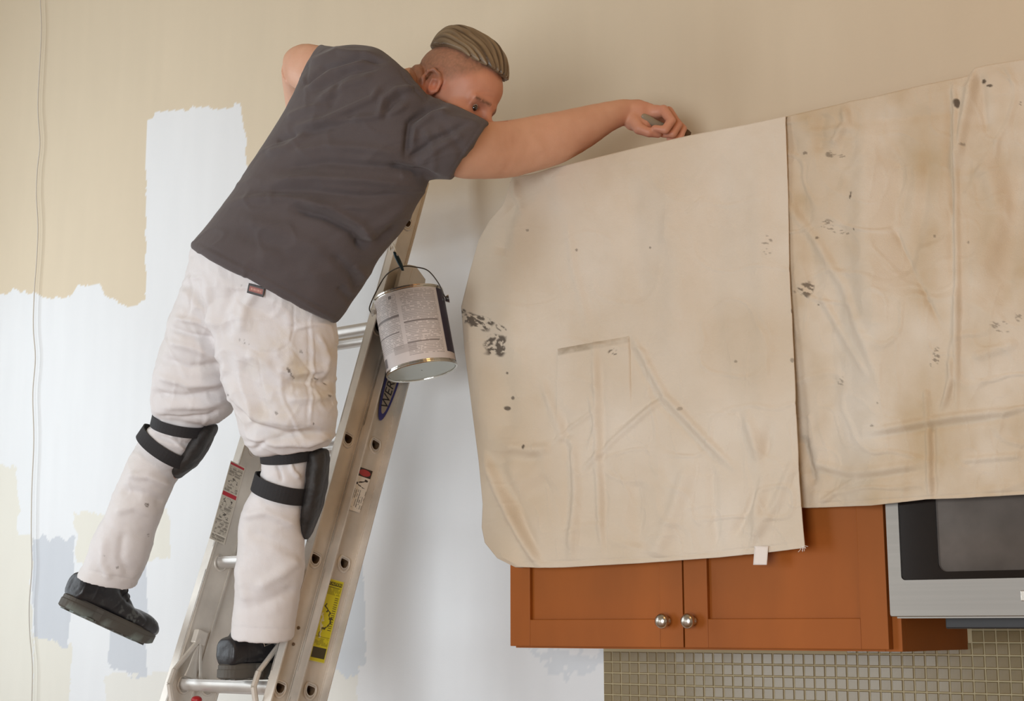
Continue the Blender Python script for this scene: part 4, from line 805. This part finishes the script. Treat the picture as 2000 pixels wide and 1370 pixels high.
TF = [([(378, 490), (372, 540), (376, 585), (372, 605), (350, 632)], 2.2, -.0022), ([(400, 540), (412, 600), (428, 680), (446, 760)], 8, .006), ([(573, 596), (574, 640), (565, 675)], 1.8, -.0022), ([(565, 675), (540, 688), (505, 688), (460, 665)], 1.8, -.0016), ([(565, 675), (590, 705), (612, 735)], 2, -.002), ([(607, 625), (612, 700), (606, 760), (606, 830)], 2.4, .0022), ([(600, 625), (604, 700), (598, 830)], 2.2, -.0018), ([(505, 560), (480, 600), (470, 650)], 10, .006), ([(460, 560), (440, 610), (445, 660)], 10, -.005),
      ([(345, 622), (385, 628), (420, 645)], 6, .007), ([(333, 640), (370, 655), (425, 665)], 6, -.008), ([(325, 668), (380, 680), (430, 700)], 8, .006), ([(310, 700), (370, 720), (440, 710)], 8, -.006), ([(305, 735), (370, 752), (440, 745)], 8, .006), ([(300, 768), (360, 775), (430, 765)], 7, -.006), ([(318, 795), (380, 792), (450, 780)], 8, .006), ([(303, 812), (350, 818), (400, 812), (430, 800)], 5, -.005), ([(350, 560), (390, 600), (430, 640)], 10, .006),
      ([(440, 740), (470, 790), (510, 820), (600, 830)], 12, .007), ([(455, 790), (490, 830), (560, 850), (640, 845)], 8, -.007), ([(480, 850), (540, 866), (600, 868), (645, 852)], 6, .006), ([(500, 876), (520, 860), (560, 858)], 5, -.005), ([(540, 720), (580, 730), (640, 720)], 7, .006), ([(560, 745), (610, 750), (650, 742)], 7, -.007), ([(560, 780), (610, 778), (655, 770)], 8, .006), ([(470, 700), (500, 760), (520, 820)], 14, -.006), ([(620, 650), (640, 700), (630, 740)], 6, .005), ([(480, 690), (520, 710), (560, 760)], 10, .005), ([(525, 580), (560, 610), (570, 640)], 10, .004),
      ([(505, 690), (512, 760), (530, 826)], 1.6, -.0014), ([(530, 826), (570, 832), (606, 832)], 1.6, -.0014),
      ([(540, 905), (548, 925), (552, 940)], 3, -.005), ([(565, 900), (572, 920), (585, 935)], 4, .005), ([(470, 1010), (520, 1000), (585, 1030)], 9, .005), ([(480, 1040), (540, 1060), (590, 1090)], 12, -.004), ([(500, 1150), (550, 1120), (585, 1090)], 12, .005), ([(470, 1190), (540, 1170), (580, 1150)], 12, -.004), ([(458, 1226), (520, 1229), (576, 1230)], 1.8, -.0016), ([(465, 1100), (480, 1180)], 9, .003),
      ([(250, 930), (290, 930), (335, 950)], 8, .006), ([(232, 958), (280, 965), (325, 985)], 9, -.005), ([(222, 1000), (262, 990), (310, 1010)], 9, .004), ([(240, 1040), (235, 1090), (255, 1130)], 9, -.004), ([(205, 1050), (200, 1100), (215, 1135)], 8, .004), ([(158, 1112), (210, 1124), (268, 1136)], 1.8, -.0015), ([(300, 850), (340, 862), (380, 870)], 5, -.004), ([(330, 850), (360, 880)], 4, .004)]
def d_pants(co, nn):
    u, v, D = pj(co); w = np.clip((nn @ -DV)*3+.3, 0, 1); q = co @ np.stack([RV, UV, DV], 1)
    rg = 1-2*np.abs(vnoise(np.stack([q[:, 0]*13+q[:, 1]*5, q[:, 1]*17-q[:, 0]*4, q[:, 2]*9], 1), 73)); rg2 = 1-2*np.abs(vnoise(np.stack([q[:, 0]*24, q[:, 1]*30+q[:, 0]*12, q[:, 2]*16], 1), 75))
    return 1.45*folds(u, v, TF)*w+(.010*np.clip(rg-.66, 0, 1)+.005*np.clip(rg2-.68, 0, 1))*np.clip(1-(v-860)/120*.75, .25, 1)+.0040*fbm(np.stack([q[:, 0]*11, q[:, 1]*13+q[:, 0]*5, q[:, 2]*9], 1), 4, 54)
me = remesh([p_h, p_r, p_l, q_r, q_l], .0036, 3, .5, d_pants); P = vco(me); u, v, D = pj(P)
col = np.tile(np.array(lin((230, 226, 226))), (len(P), 1)); nz = fbm(np.stack([u/45, v/45, D*5], 1), 4, 61)
dirt = np.clip(nz*.7+.15, 0, 1)*np.exp(-(((u-590)/85)**2+((v-730)/120)**2)); col = col*(1-dirt[:, None]*np.array([.12, .22, .42]))
dirt = np.clip(nz*.5+.1, 0, 1)*.5; col = col*(1-dirt[:, None]*np.array([.08, .10, .16]))
spots(u, v, col, [(565, 726, 3, 9, -30, .5, .8), (570, 738, 5, 3, 30, .5, .8), (630, 752, 14, 5, 25, -.1, .8), (616, 742, 8, 3, 20, .0, .8), (478, 668, 12, 3, 25, -.1, .6), (540, 808, 3, 6, -30, .4, .6), (612, 828, 2, 2, 0, 1, .8), (287, 987, 4, 3, 20, .6, .8), (290, 1046, 2.5, 3, 0, .6, .7), (229, 1109, 4, 2.5, -30, .6, .6), (204, 1088, 4, 3, 0, .3, .6), (445, 772, 2, 2, 0, 1, .6), (644, 774, 2.5, 2, 0, 1, .8), (470, 560, 5, 4, 0, -.1, .4), (588, 690, 4, 6, 0, .1, .5)])
paint(me, col); tr = link('trousers', me, m_pants, per, smooth=True)
# maker's tag above the back pocket
def ptag(a_, b_, D):
    A, B, Cc = PX(486, 553, D), PX(518, 562, D-.002), PX(482, 572, D-.001); return A+(B-A)*a_[:, None]+(Cc-A)*b_[:, None]
dt = min(D[(np.abs(u-500) < 18) & (np.abs(v-567) < 12)])-.0012
P, Q, a_, b_ = grid(lambda a_, b_: ptag(a_, b_, dt), 30, 20); me = fastmesh(P, Q); c = np.tile(np.array(lin((38, 28, 26))), (len(P), 1)); c[(b_ > .22) & (b_ < .78) & (a_ > .1) & (a_ < .9)] = np.array(lin((150, 78, 66))); c[(np.abs(b_-.5) < .1) & (a_ > .2) & (a_ < .8) & ((a_*17) % 1 < .6)] = np.array(lin((205, 150, 130)))
paint(me, c); o = link('tag', me, m_print, tr, label='small dark woven tag with a red bar'); md = o.modifiers.new('t', 'SOLIDIFY'); md.thickness = .001; md.offset = 1

# knee pads
def strap(A, B, D, t, wpx, sag=0, th=.0028, off=0, tilt=0):
    """elastic band round the leg; A,B outline points of its centre line"""
    a, b = PX(A[0], A[1], D-tilt), PX(B[0], B[1], D+tilt); c = (a+b)/2; u_ = (b-a)/2; w_ = DV*t; nrm = np.cross(u_, w_); nrm /= np.linalg.norm(nrm); nrm *= -np.sign(nrm @ UV)*-1; hw_ = pxr(wpx, D)/2
    V = []; F = []; n = 48
    for k in range(n):
        th_ = 2*math.pi*k/n; e = math.cos(th_)*u_+math.sin(th_)*w_; L_ = np.linalg.norm(e); f_ = (math.sin(th_) < 0)*abs(math.sin(th_)); p = c+e-UV*pxr(sag, D)*f_
        for r, h in ((0, -1), (0, 1), (th, 1), (th, -1)): V.append(p+e/L_*r+nrm*h*hw_)
    for k in range(n):
        for j in range(4): F.append((k*4+j, k*4+(j+1) % 4, ((k+1) % n)*4+(j+1) % 4, ((k+1) % n)*4+j))
    return mesh(V, F)
kr = link('knee_pad', remesh([loft([pr(606, 876, 636, 880, 3.49, .045), pr(603, 882, 640, 884, 3.49, .062), pr(600, 905, 642, 905, 3.49, .07), pr(598, 940, 638, 945, 3.49, .074), pr(592, 975, 631, 985, 3.49, .07), pr(588, 1005, 620, 1015, 3.49, .06), pr(590, 1035, 608, 1042, 3.49, .042), pr(592, 1050, 602, 1054, 3.49, .022)], 32, 5, 2.6)], .003, 3, .5, lambda c, n: .002*fbm(c*35, 3, 12)), m_pad, per, smooth=True, label='black knee pad on the right leg')
link('strap', strap((511, 893), (614, 886), 3.47, .074, 20, 4), m_strap, kr); link('strap', strap((497, 938), (604, 968), 3.47, .078, 33, 5), m_strap, kr)
kl = link('knee_pad', remesh([loft([pr(384, 832, 424, 830, 3.59, .040), pr(380, 842, 422, 842, 3.59, .058), pr(372, 862, 410, 868, 3.595, .068), pr(360, 884, 396, 892, 3.60, .07), pr(346, 902, 378, 914, 3.60, .062), pr(338, 918, 360, 928, 3.60, .045), pr(340, 930, 350, 936, 3.60, .02)], 32, 5, 2.6)], .003, 3, .5, lambda c, n: .002*fbm(c*35, 3, 22)), m_pad, per, smooth=True, label='black knee pad on the left leg')
link('strap', strap((299, 818), (404, 842), 3.575, .074, 21, 8), m_strap, kl); link('strap', strap((277, 840), (372, 905), 3.585, .075, 26, 6), m_strap, kl)

# boots
def boot(name, label, Mx, seed, buckle=False, top=.128):
    """local frame: x toe, y left, z up, origin on the sole under the ankle, metres"""
    R3 = np.array(Mx.to_3x3()); T3 = np.array(Mx.translation); tw = lambda p: (R3 @ np.asarray(p, float).T).T+T3
    up = [((-.074, 0, .058), .020, .020), ((-.068, 0, .058), .034, .033), ((-.035, 0, .062), .038, .036), ((.02, 0, .062), .040, .036), ((.07, 0, .052), .043, .026), ((.12, 0, .047), .048, .020), ((.165, 0, .045), .047, .018), ((.195, 0, .043), .038, .016), ((.210, 0, .041), .020, .010)]
    body = loft([(np.array(c), np.array([0, w, 0]), np.array([0, 0, h])) for c, w, h in up], 32, 5, 2.6)
    sh_ = [((-.012, 0, .045), .062, .036), ((-.010, 0, .075), .062, .037), ((-.004, 0, top-.016), .054, .038), ((0, 0, top-.005), .048, .039), ((.002, 0, top), .046, .040)]
    shaft = loft([(np.array(c), np.array([w, 0, 0]), np.array([0, h, 0])) for c, w, h in sh_], 32, 5, 2.2)
    tongue = loft([(np.array(c), np.array([0, w, 0]), np.array([.6*h, 0, h])) for c, w, h in (((.025, 0, .125), .020, .008), ((.045, 0, .100), .024, .014), ((.07, 0, .078), .027, .014), ((.10, 0, .062), .028, .010))], 20, 4)
    toe = loft([(np.array(c), np.array([0, w, 0]), np.array([0, 0, h])) for c, w, h in (((.12, 0, .045), .045, .024), ((.155, 0, .047), .048, .025), ((.185, 0, .045), .043, .022), ((.208, 0, .040), .026, .014))], 24, 4)
    pt = [tuple_ for tuple_ in (body, shaft, tongue, toe)]; pt = [(tw(np.array(V)), F) for V, F in pt]
    def dsp(co, nn):
        l = (co-T3) @ R3; x, z = l[:, 0], l[:, 2]
        return folds(x, z, [([(.10, .03), (.115, .07)], .003, -.0014), ([(-.03, .03), (-.035, .09), (-.02, .13)], .0025, -.0010), ([(.03, .04), (.05, .075), (.03, .11)], .0025, -.0012), ([(.135, .03), (.14, .06)], .003, -.0016)])+.0008*fbm(co*45, 3, seed)
    me = remesh(pt, .0026, 3, .5, dsp); P = vco(me); l = (P-T3) @ R3
    col = np.tile(np.array(lin((40, 39, 42))), (len(P), 1)); nz = fbm(P*90, 3, seed+3); sp = np.clip((nz-.55)*6, 0, 1)*np.clip(l[:, 0]*6+.2, 0, 1)*.5; col = col*(1-sp[:, None])+np.array(lin((120, 125, 122)))*sp[:, None]
    paint(me, col); b = link(name, me, m_boot, per, smooth=True, label=label)
    def outline(n=48):
        o = []
        for k in range(n):
            a_ = 2*math.pi*k/n; cx_ = math.cos(a_); x = .066+.148*cx_; w = .050-.008*math.exp(-((x-.03)/.05)**2)-.008*(x < .0); o.append((x, w*np.sign(math.sin(a_))*abs(math.sin(a_))**.62))
        return o
    ol = outline(); n = len(ol); V = []; F = []
    lv = [(0, .96, 0), (.003, 1, 0), (.020, 1.0, 0), (.022, .985, 0), (.030, .985, 0), (.034, .93, 0)]
    for z, sc_, _ in lv:
        for x, y in ol: V.append((.066+(x-.066)*sc_, y*sc_, z+(.010*max(0, (x-.15)/.06)**2)))
    for j in range(len(lv)-1):
        for k in range(n): F.append((j*n+k, j*n+(k+1) % n, (j+1)*n+(k+1) % n, (j+1)*n+k))
    F.append(tuple(range(n-1, -1, -1))); F.append(tuple((len(lv)-1)*n+k for k in range(n)))
    bm = bmesh.new(); vs_ = [bm.verts.new(v_) for v_ in V]
    for f in F: bm.faces.new([vs_[i] for i in f])
    # tread lugs
    for k in range(8):
        x = -.060+k*.031
        for sgn in (-1, 1): box(bm, (x, sgn*.010, -.003), (x+.024, sgn*(.040 if 0 < k < 7 else .026), .002))
    bmesh.ops.subdivide_edges(bm, edges=[e for e in bm.edges if e.calc_length() > .02], cuts=2)
    me = bmmesh(bm); me.transform(Mx); P = vco(me); l = (P-T3) @ R3; col = np.tile(np.array(lin((88, 84, 78))), (len(P), 1)); nz = fbm(P*60, 3, seed+9); sp = np.clip((nz)*3, 0, 1)*(l[:, 2] < .012)*.55; col = col*(1-sp[:, None])+np.array(lin((150, 165, 160)))*sp[:, None]
    paint(me, col); link('sole', me, m_sole, b, label='worn grey rubber sole')
    for k in range(5):
        t_ = k/4; x = .038+.055*t_; z = .122-.048*t_
        Vt, Ft = tube([tw(p) for p in ((x-.010, -.030, z-.012), (x, -.018, z-.001+.002), (x+.003, 0, z+.007), (x, .018, z-.001+.002), (x-.010, .030, z-.012))], .0021, 6, sub=4); link('lace', mesh(Vt, Ft), m_strap, b, smooth=True)
    if buckle:
        Vt, Ft = tube([tw(p) for p in ((.0, -.040, .098), (.03, -.041, .108), (.04, -.040, .082), (.01, -.041, .072), (.0, -.040, .098))], .0018, 6, sub=1); link('buckle', mesh(Vt, Ft), m_nickel, b)
        Vt, Ft = tube([tw(p) for p in ((-.03, -.038, .105), (.01, -.041, .095), (.035, -.038, .085))], .004, 6, sub=3); link('ankle_strap', mesh(Vt, Ft), m_strap, b, smooth=True)
    return b
def bootM(X, Z, O): 
    X = np.array(X, float); X /= np.linalg.norm(X); Z = np.array(Z, float); Z -= X*(X @ Z); Z /= np.linalg.norm(Z); Y = np.cross(Z, X)
    return Matrix([[X[0], Y[0], Z[0], O[0]], [X[1], Y[1], Z[1], O[1]], [X[2], Y[2], Z[2], O[2]], [0, 0, 0, 1]])
# right boot: heel behind the rung, instep on it
hp = PX(428, 1329, 3.43); Xr = np.array([.06, 1, .0]); Xr /= np.linalg.norm(Xr); boot('boot', 'black leather boot on the rung', bootM(Xr, (0, 0, 1), hp+Xr*.084+np.array([0, 0, .002])), 3, True, .106)
hp = PX(118, 1184, 3.60); tp = PX(282, 1260, 3.81); Xl = tp-hp; Xl /= np.linalg.norm(Xl); boot('boot', 'black leather boot hanging in the air', bootM(Xl, UV+RV*.1-DV*.10, hp+Xl*.082), 13)

# ------------------------------------------------------------------ paint brush in the hand
br = empty('paintbrush', 'small flat paintbrush gripped in the painter\'s right hand', 'paintbrush')
m_bh = mat('brush_handle', lin((150, 140, 120)), .4); m_br = mat('bristles', lin((92, 70, 45)), .8, bump=.6, bscale=400)
h0, h1, h2 = PX(1253, 226, 3.535), PX(1284, 243, 3.548), PX(1318, 258, 3.575); ax_ = (h2-h0)/np.linalg.norm(h2-h0); sdv = np.cross(ax_, DV); sdv /= np.linalg.norm(sdv)
V, F = loft([(h0, sdv*.003, DV*.003), (h0+ax_*.006, sdv*.0075, DV*.006), (h0*.5+h1*.5, sdv*.0095, DV*.007), (h1, sdv*.009, DV*.007), (h1*.4+h2*.6, sdv*.010, DV*.008), (h2, sdv*.013, DV*.008)], 18, 4); link('handle', mesh(V, F), m_bh, br, smooth=True)
h3 = PX(1330, 262, 3.585); h4 = PX(1346, 270, 3.60); V, F = loft([(h2-ax_*.004, sdv*.015, DV*.008), (h3, sdv*.016, DV*.008)], 20, 2, 3); link('ferrule', mesh(V, F), m_nickel, br, smooth=True)
V, F = loft([(h3, sdv*.015, DV*.007), ((h3+h4)/2, sdv*.017, DV*.007), (h4, sdv*.014, DV*.004)], 24, 4, 3); link('bristles', mesh(V, F), m_br, br, smooth=True)

# ------------------------------------------------------------------ paint can hanging from the rail
can = empty('paint_can', 'one-gallon paint can with printed label hanging from the ladder rail', 'paint can')
CU = -.185*RV+.945*UV+.25*DV; CU /= np.linalg.norm(CU); CR = RV-CU*(RV @ CU); CR /= np.linalg.norm(CR); CF = np.cross(CR, CU); CF = CF if CF @ DV < 0 else -CF
rD = pj(onplane(768, 490, Lp(LXR, 0, 0), QV))[2]; cD = rD-.105; cc = PX(811, 652, cD); CRad = pxr(69.5, cD); CH = pxr(158, cD)
def cyl(rp, name, m, parent, n=64, label=None, cap0=True, cap1=False, smooth=True):
    V = []; F = []
    for r, h in rp:
        for k in range(n): a_ = 2*math.pi*k/n; V.append(cc+CR*r*math.cos(a_)+CF*r*math.sin(a_)+CU*h)
    for j in range(len(rp)-1):
        for k in range(n): F.append((j*n+k, j*n+(k+1) % n, (j+1)*n+(k+1) % n, (j+1)*n+k))
    if cap0: F.append(tuple(range(n-1, -1, -1)))
    if cap1: F.append(tuple((len(rp)-1)*n+k for k in range(n)))
    return link(name, mesh(V, F), m, parent, smooth=False, label=label)
m_tin = mat('tinplate', (.74, .72, .66), .22, metal=1); m_tin2 = mat('tinplate_base', lin((205, 212, 205)), .35, metal=.35)
h = CH/2
cyl([(CRad*.93, -h+.006), (CRad*.95, -h+.0045), (CRad*.955, -h+.0015), (CRad*.99, -h), (CRad*1.01, -h+.002), (CRad*1.01, -h+.005), (CRad*.985, -h+.007), (CRad*.98, h-.006), (CRad*1.0, h-.004), (CRad*1.0, h), (CRad*.96, h), (CRad*.87, h-.003), (CRad*.87, h-.02), (CRad*.95, h-.03), (CRad*.95, -h+.012), (.001, -h+.011)], 'body', m_tin, can)
cyl([(CRad*.945, -h+.0035), (CRad*.7, -h+.005), (.002, -h+.005)], 'base', m_tin2, can, cap0=False)
def label_fn(a, b):
    """a: 0..1 angle left to right over the side, b: 0 top..1 bottom"""
    c = np.tile(np.array(lin((226, 216, 212))), (len(a), 1)); n = fbm(np.stack([a*60, np.floor(b*44)*3.1, a*0], 1), 2, 200); ln = ((b*44) % 1) < .56
    colA = (a > .06) & (a < .40); colB = (a > .43) & (a < .735); g = np.array(lin((150, 138, 134)))
    for cm, lo_, hi_ in ((colA, .03, .80), (colB, .03, .93)): 
        m_ = cm & ln & (b > lo_) & (b < hi_) & (n > -.45); c[m_] = c[m_]*.45+g*.55
    for y0, y1, x0_, x1_ in ((.33, .36, .05, .40), (.45, .47, .43, .72), (.56, .575, .08, .38), (.045, .09, .33, .36), (.74, .755, .43, .7)): m_ = (b > y0) & (b < y1) & (a > x0_) & (a < x1_); c[m_] = g*.8
    m_ = (b > .75) & (b < .86) & (a > .3) & (a < .5); c[m_] = c[m_]*.6+g*.4
    bc = (a > .085) & (a < .185) & (b > .84) & (b < .965); c[bc & (((a*173) % 1 < .5) | ((a*71) % 1 < .3))] = np.array(lin((60, 52, 56)))
    nv_ = (a > .765) & (a < .90) & (b < .90); c[nv_] = np.array(lin((58, 48, 66)))
    c[(a > .90)] = np.array(lin((140, 120, 130))); return c
def lab(a_, b_):
    an = math.pi*(1.06-1.12*a_); r = CRad*.992; return cc+np.cos(an)[:, None]*r*CR+np.sin(an)[:, None]*r*CF+CU*(h-.008-(2*h-.018)*b_)[:, None]
P, Q, a_, b_ = grid(lab, 420, 300); me = fastmesh(P, Q); paint(me, label_fn(a_, b_)); o = link('paper_label', me, mat('label_paper', (1, 1, 1), .5, attr='paint'), can, smooth=True, label='off-white printed label with navy band')
ears = []
for sx, (u, v) in ((1, (868, 596)), (-1, (727, 589))):
    c = cc+CR*CRad*1.01*sx+CU*(h-.030)+CF*.012; ears.append(c+CR*.008*sx)
    bm = bmesh.new(); bmesh.ops.create_cone(bm, cap_ends=True, segments=16, radius1=.011, radius2=.006, depth=.010, matrix=frame(c+CR*.004*sx, CF, CU) if sx > 0 else frame(c+CR*.004*sx, CU, CF)); link('bail_ear', bmmesh(bm), m_tin, can)
hk = PX(786, 521, cD+.0); wire = [ears[1]-CU*.004, ears[1]+CU*.016-CR*.002, PX(741, 558, cD+.03), PX(758, 534, cD+.02), hk, PX(812, 522, cD), PX(836, 529, cD-.005), PX(856, 553, cD-.01), PX(868, 578, cD-.012), ears[0]-CU*.004]
V, F = tube(wire, .0016, 8, sub=6); link('bail', mesh(V, F), mat('bail_wire', lin((90, 84, 78)), .35, metal=.8), can, smooth=True)
hook = empty('bucket_hook', 'dark blue spring clip hooking the paint can bail to the ladder rail', 'hook')
V, F = tube([PX(761, 492, rD+.012), PX(762, 480, rD+.004), PX(766, 476, rD-.02), PX(771, 484, cD+.03), PX(774, 494, cD-.004), PX(779, 508, cD-.004), PX(785, 525, cD-.003), PX(788, 527, cD), PX(787, 518, cD+.002)], .0018, 8, sub=5); link('wire', mesh(V, F), m_nickel, hook, smooth=True)
V, F = loft([(PX(770, 492, cD-.004), RV*.003, DV*.003), (PX(774, 500, cD-.004), RV*.006, DV*.004), (PX(781, 515, cD-.004), RV*.006, DV*.005), (PX(787, 529, cD-.004), RV*.003, DV*.003)], 12, 3, 3); link('clip_body', mesh(V, F), mat('dark_teal_plastic', lin((32, 58, 68)), .4), hook, smooth=True)
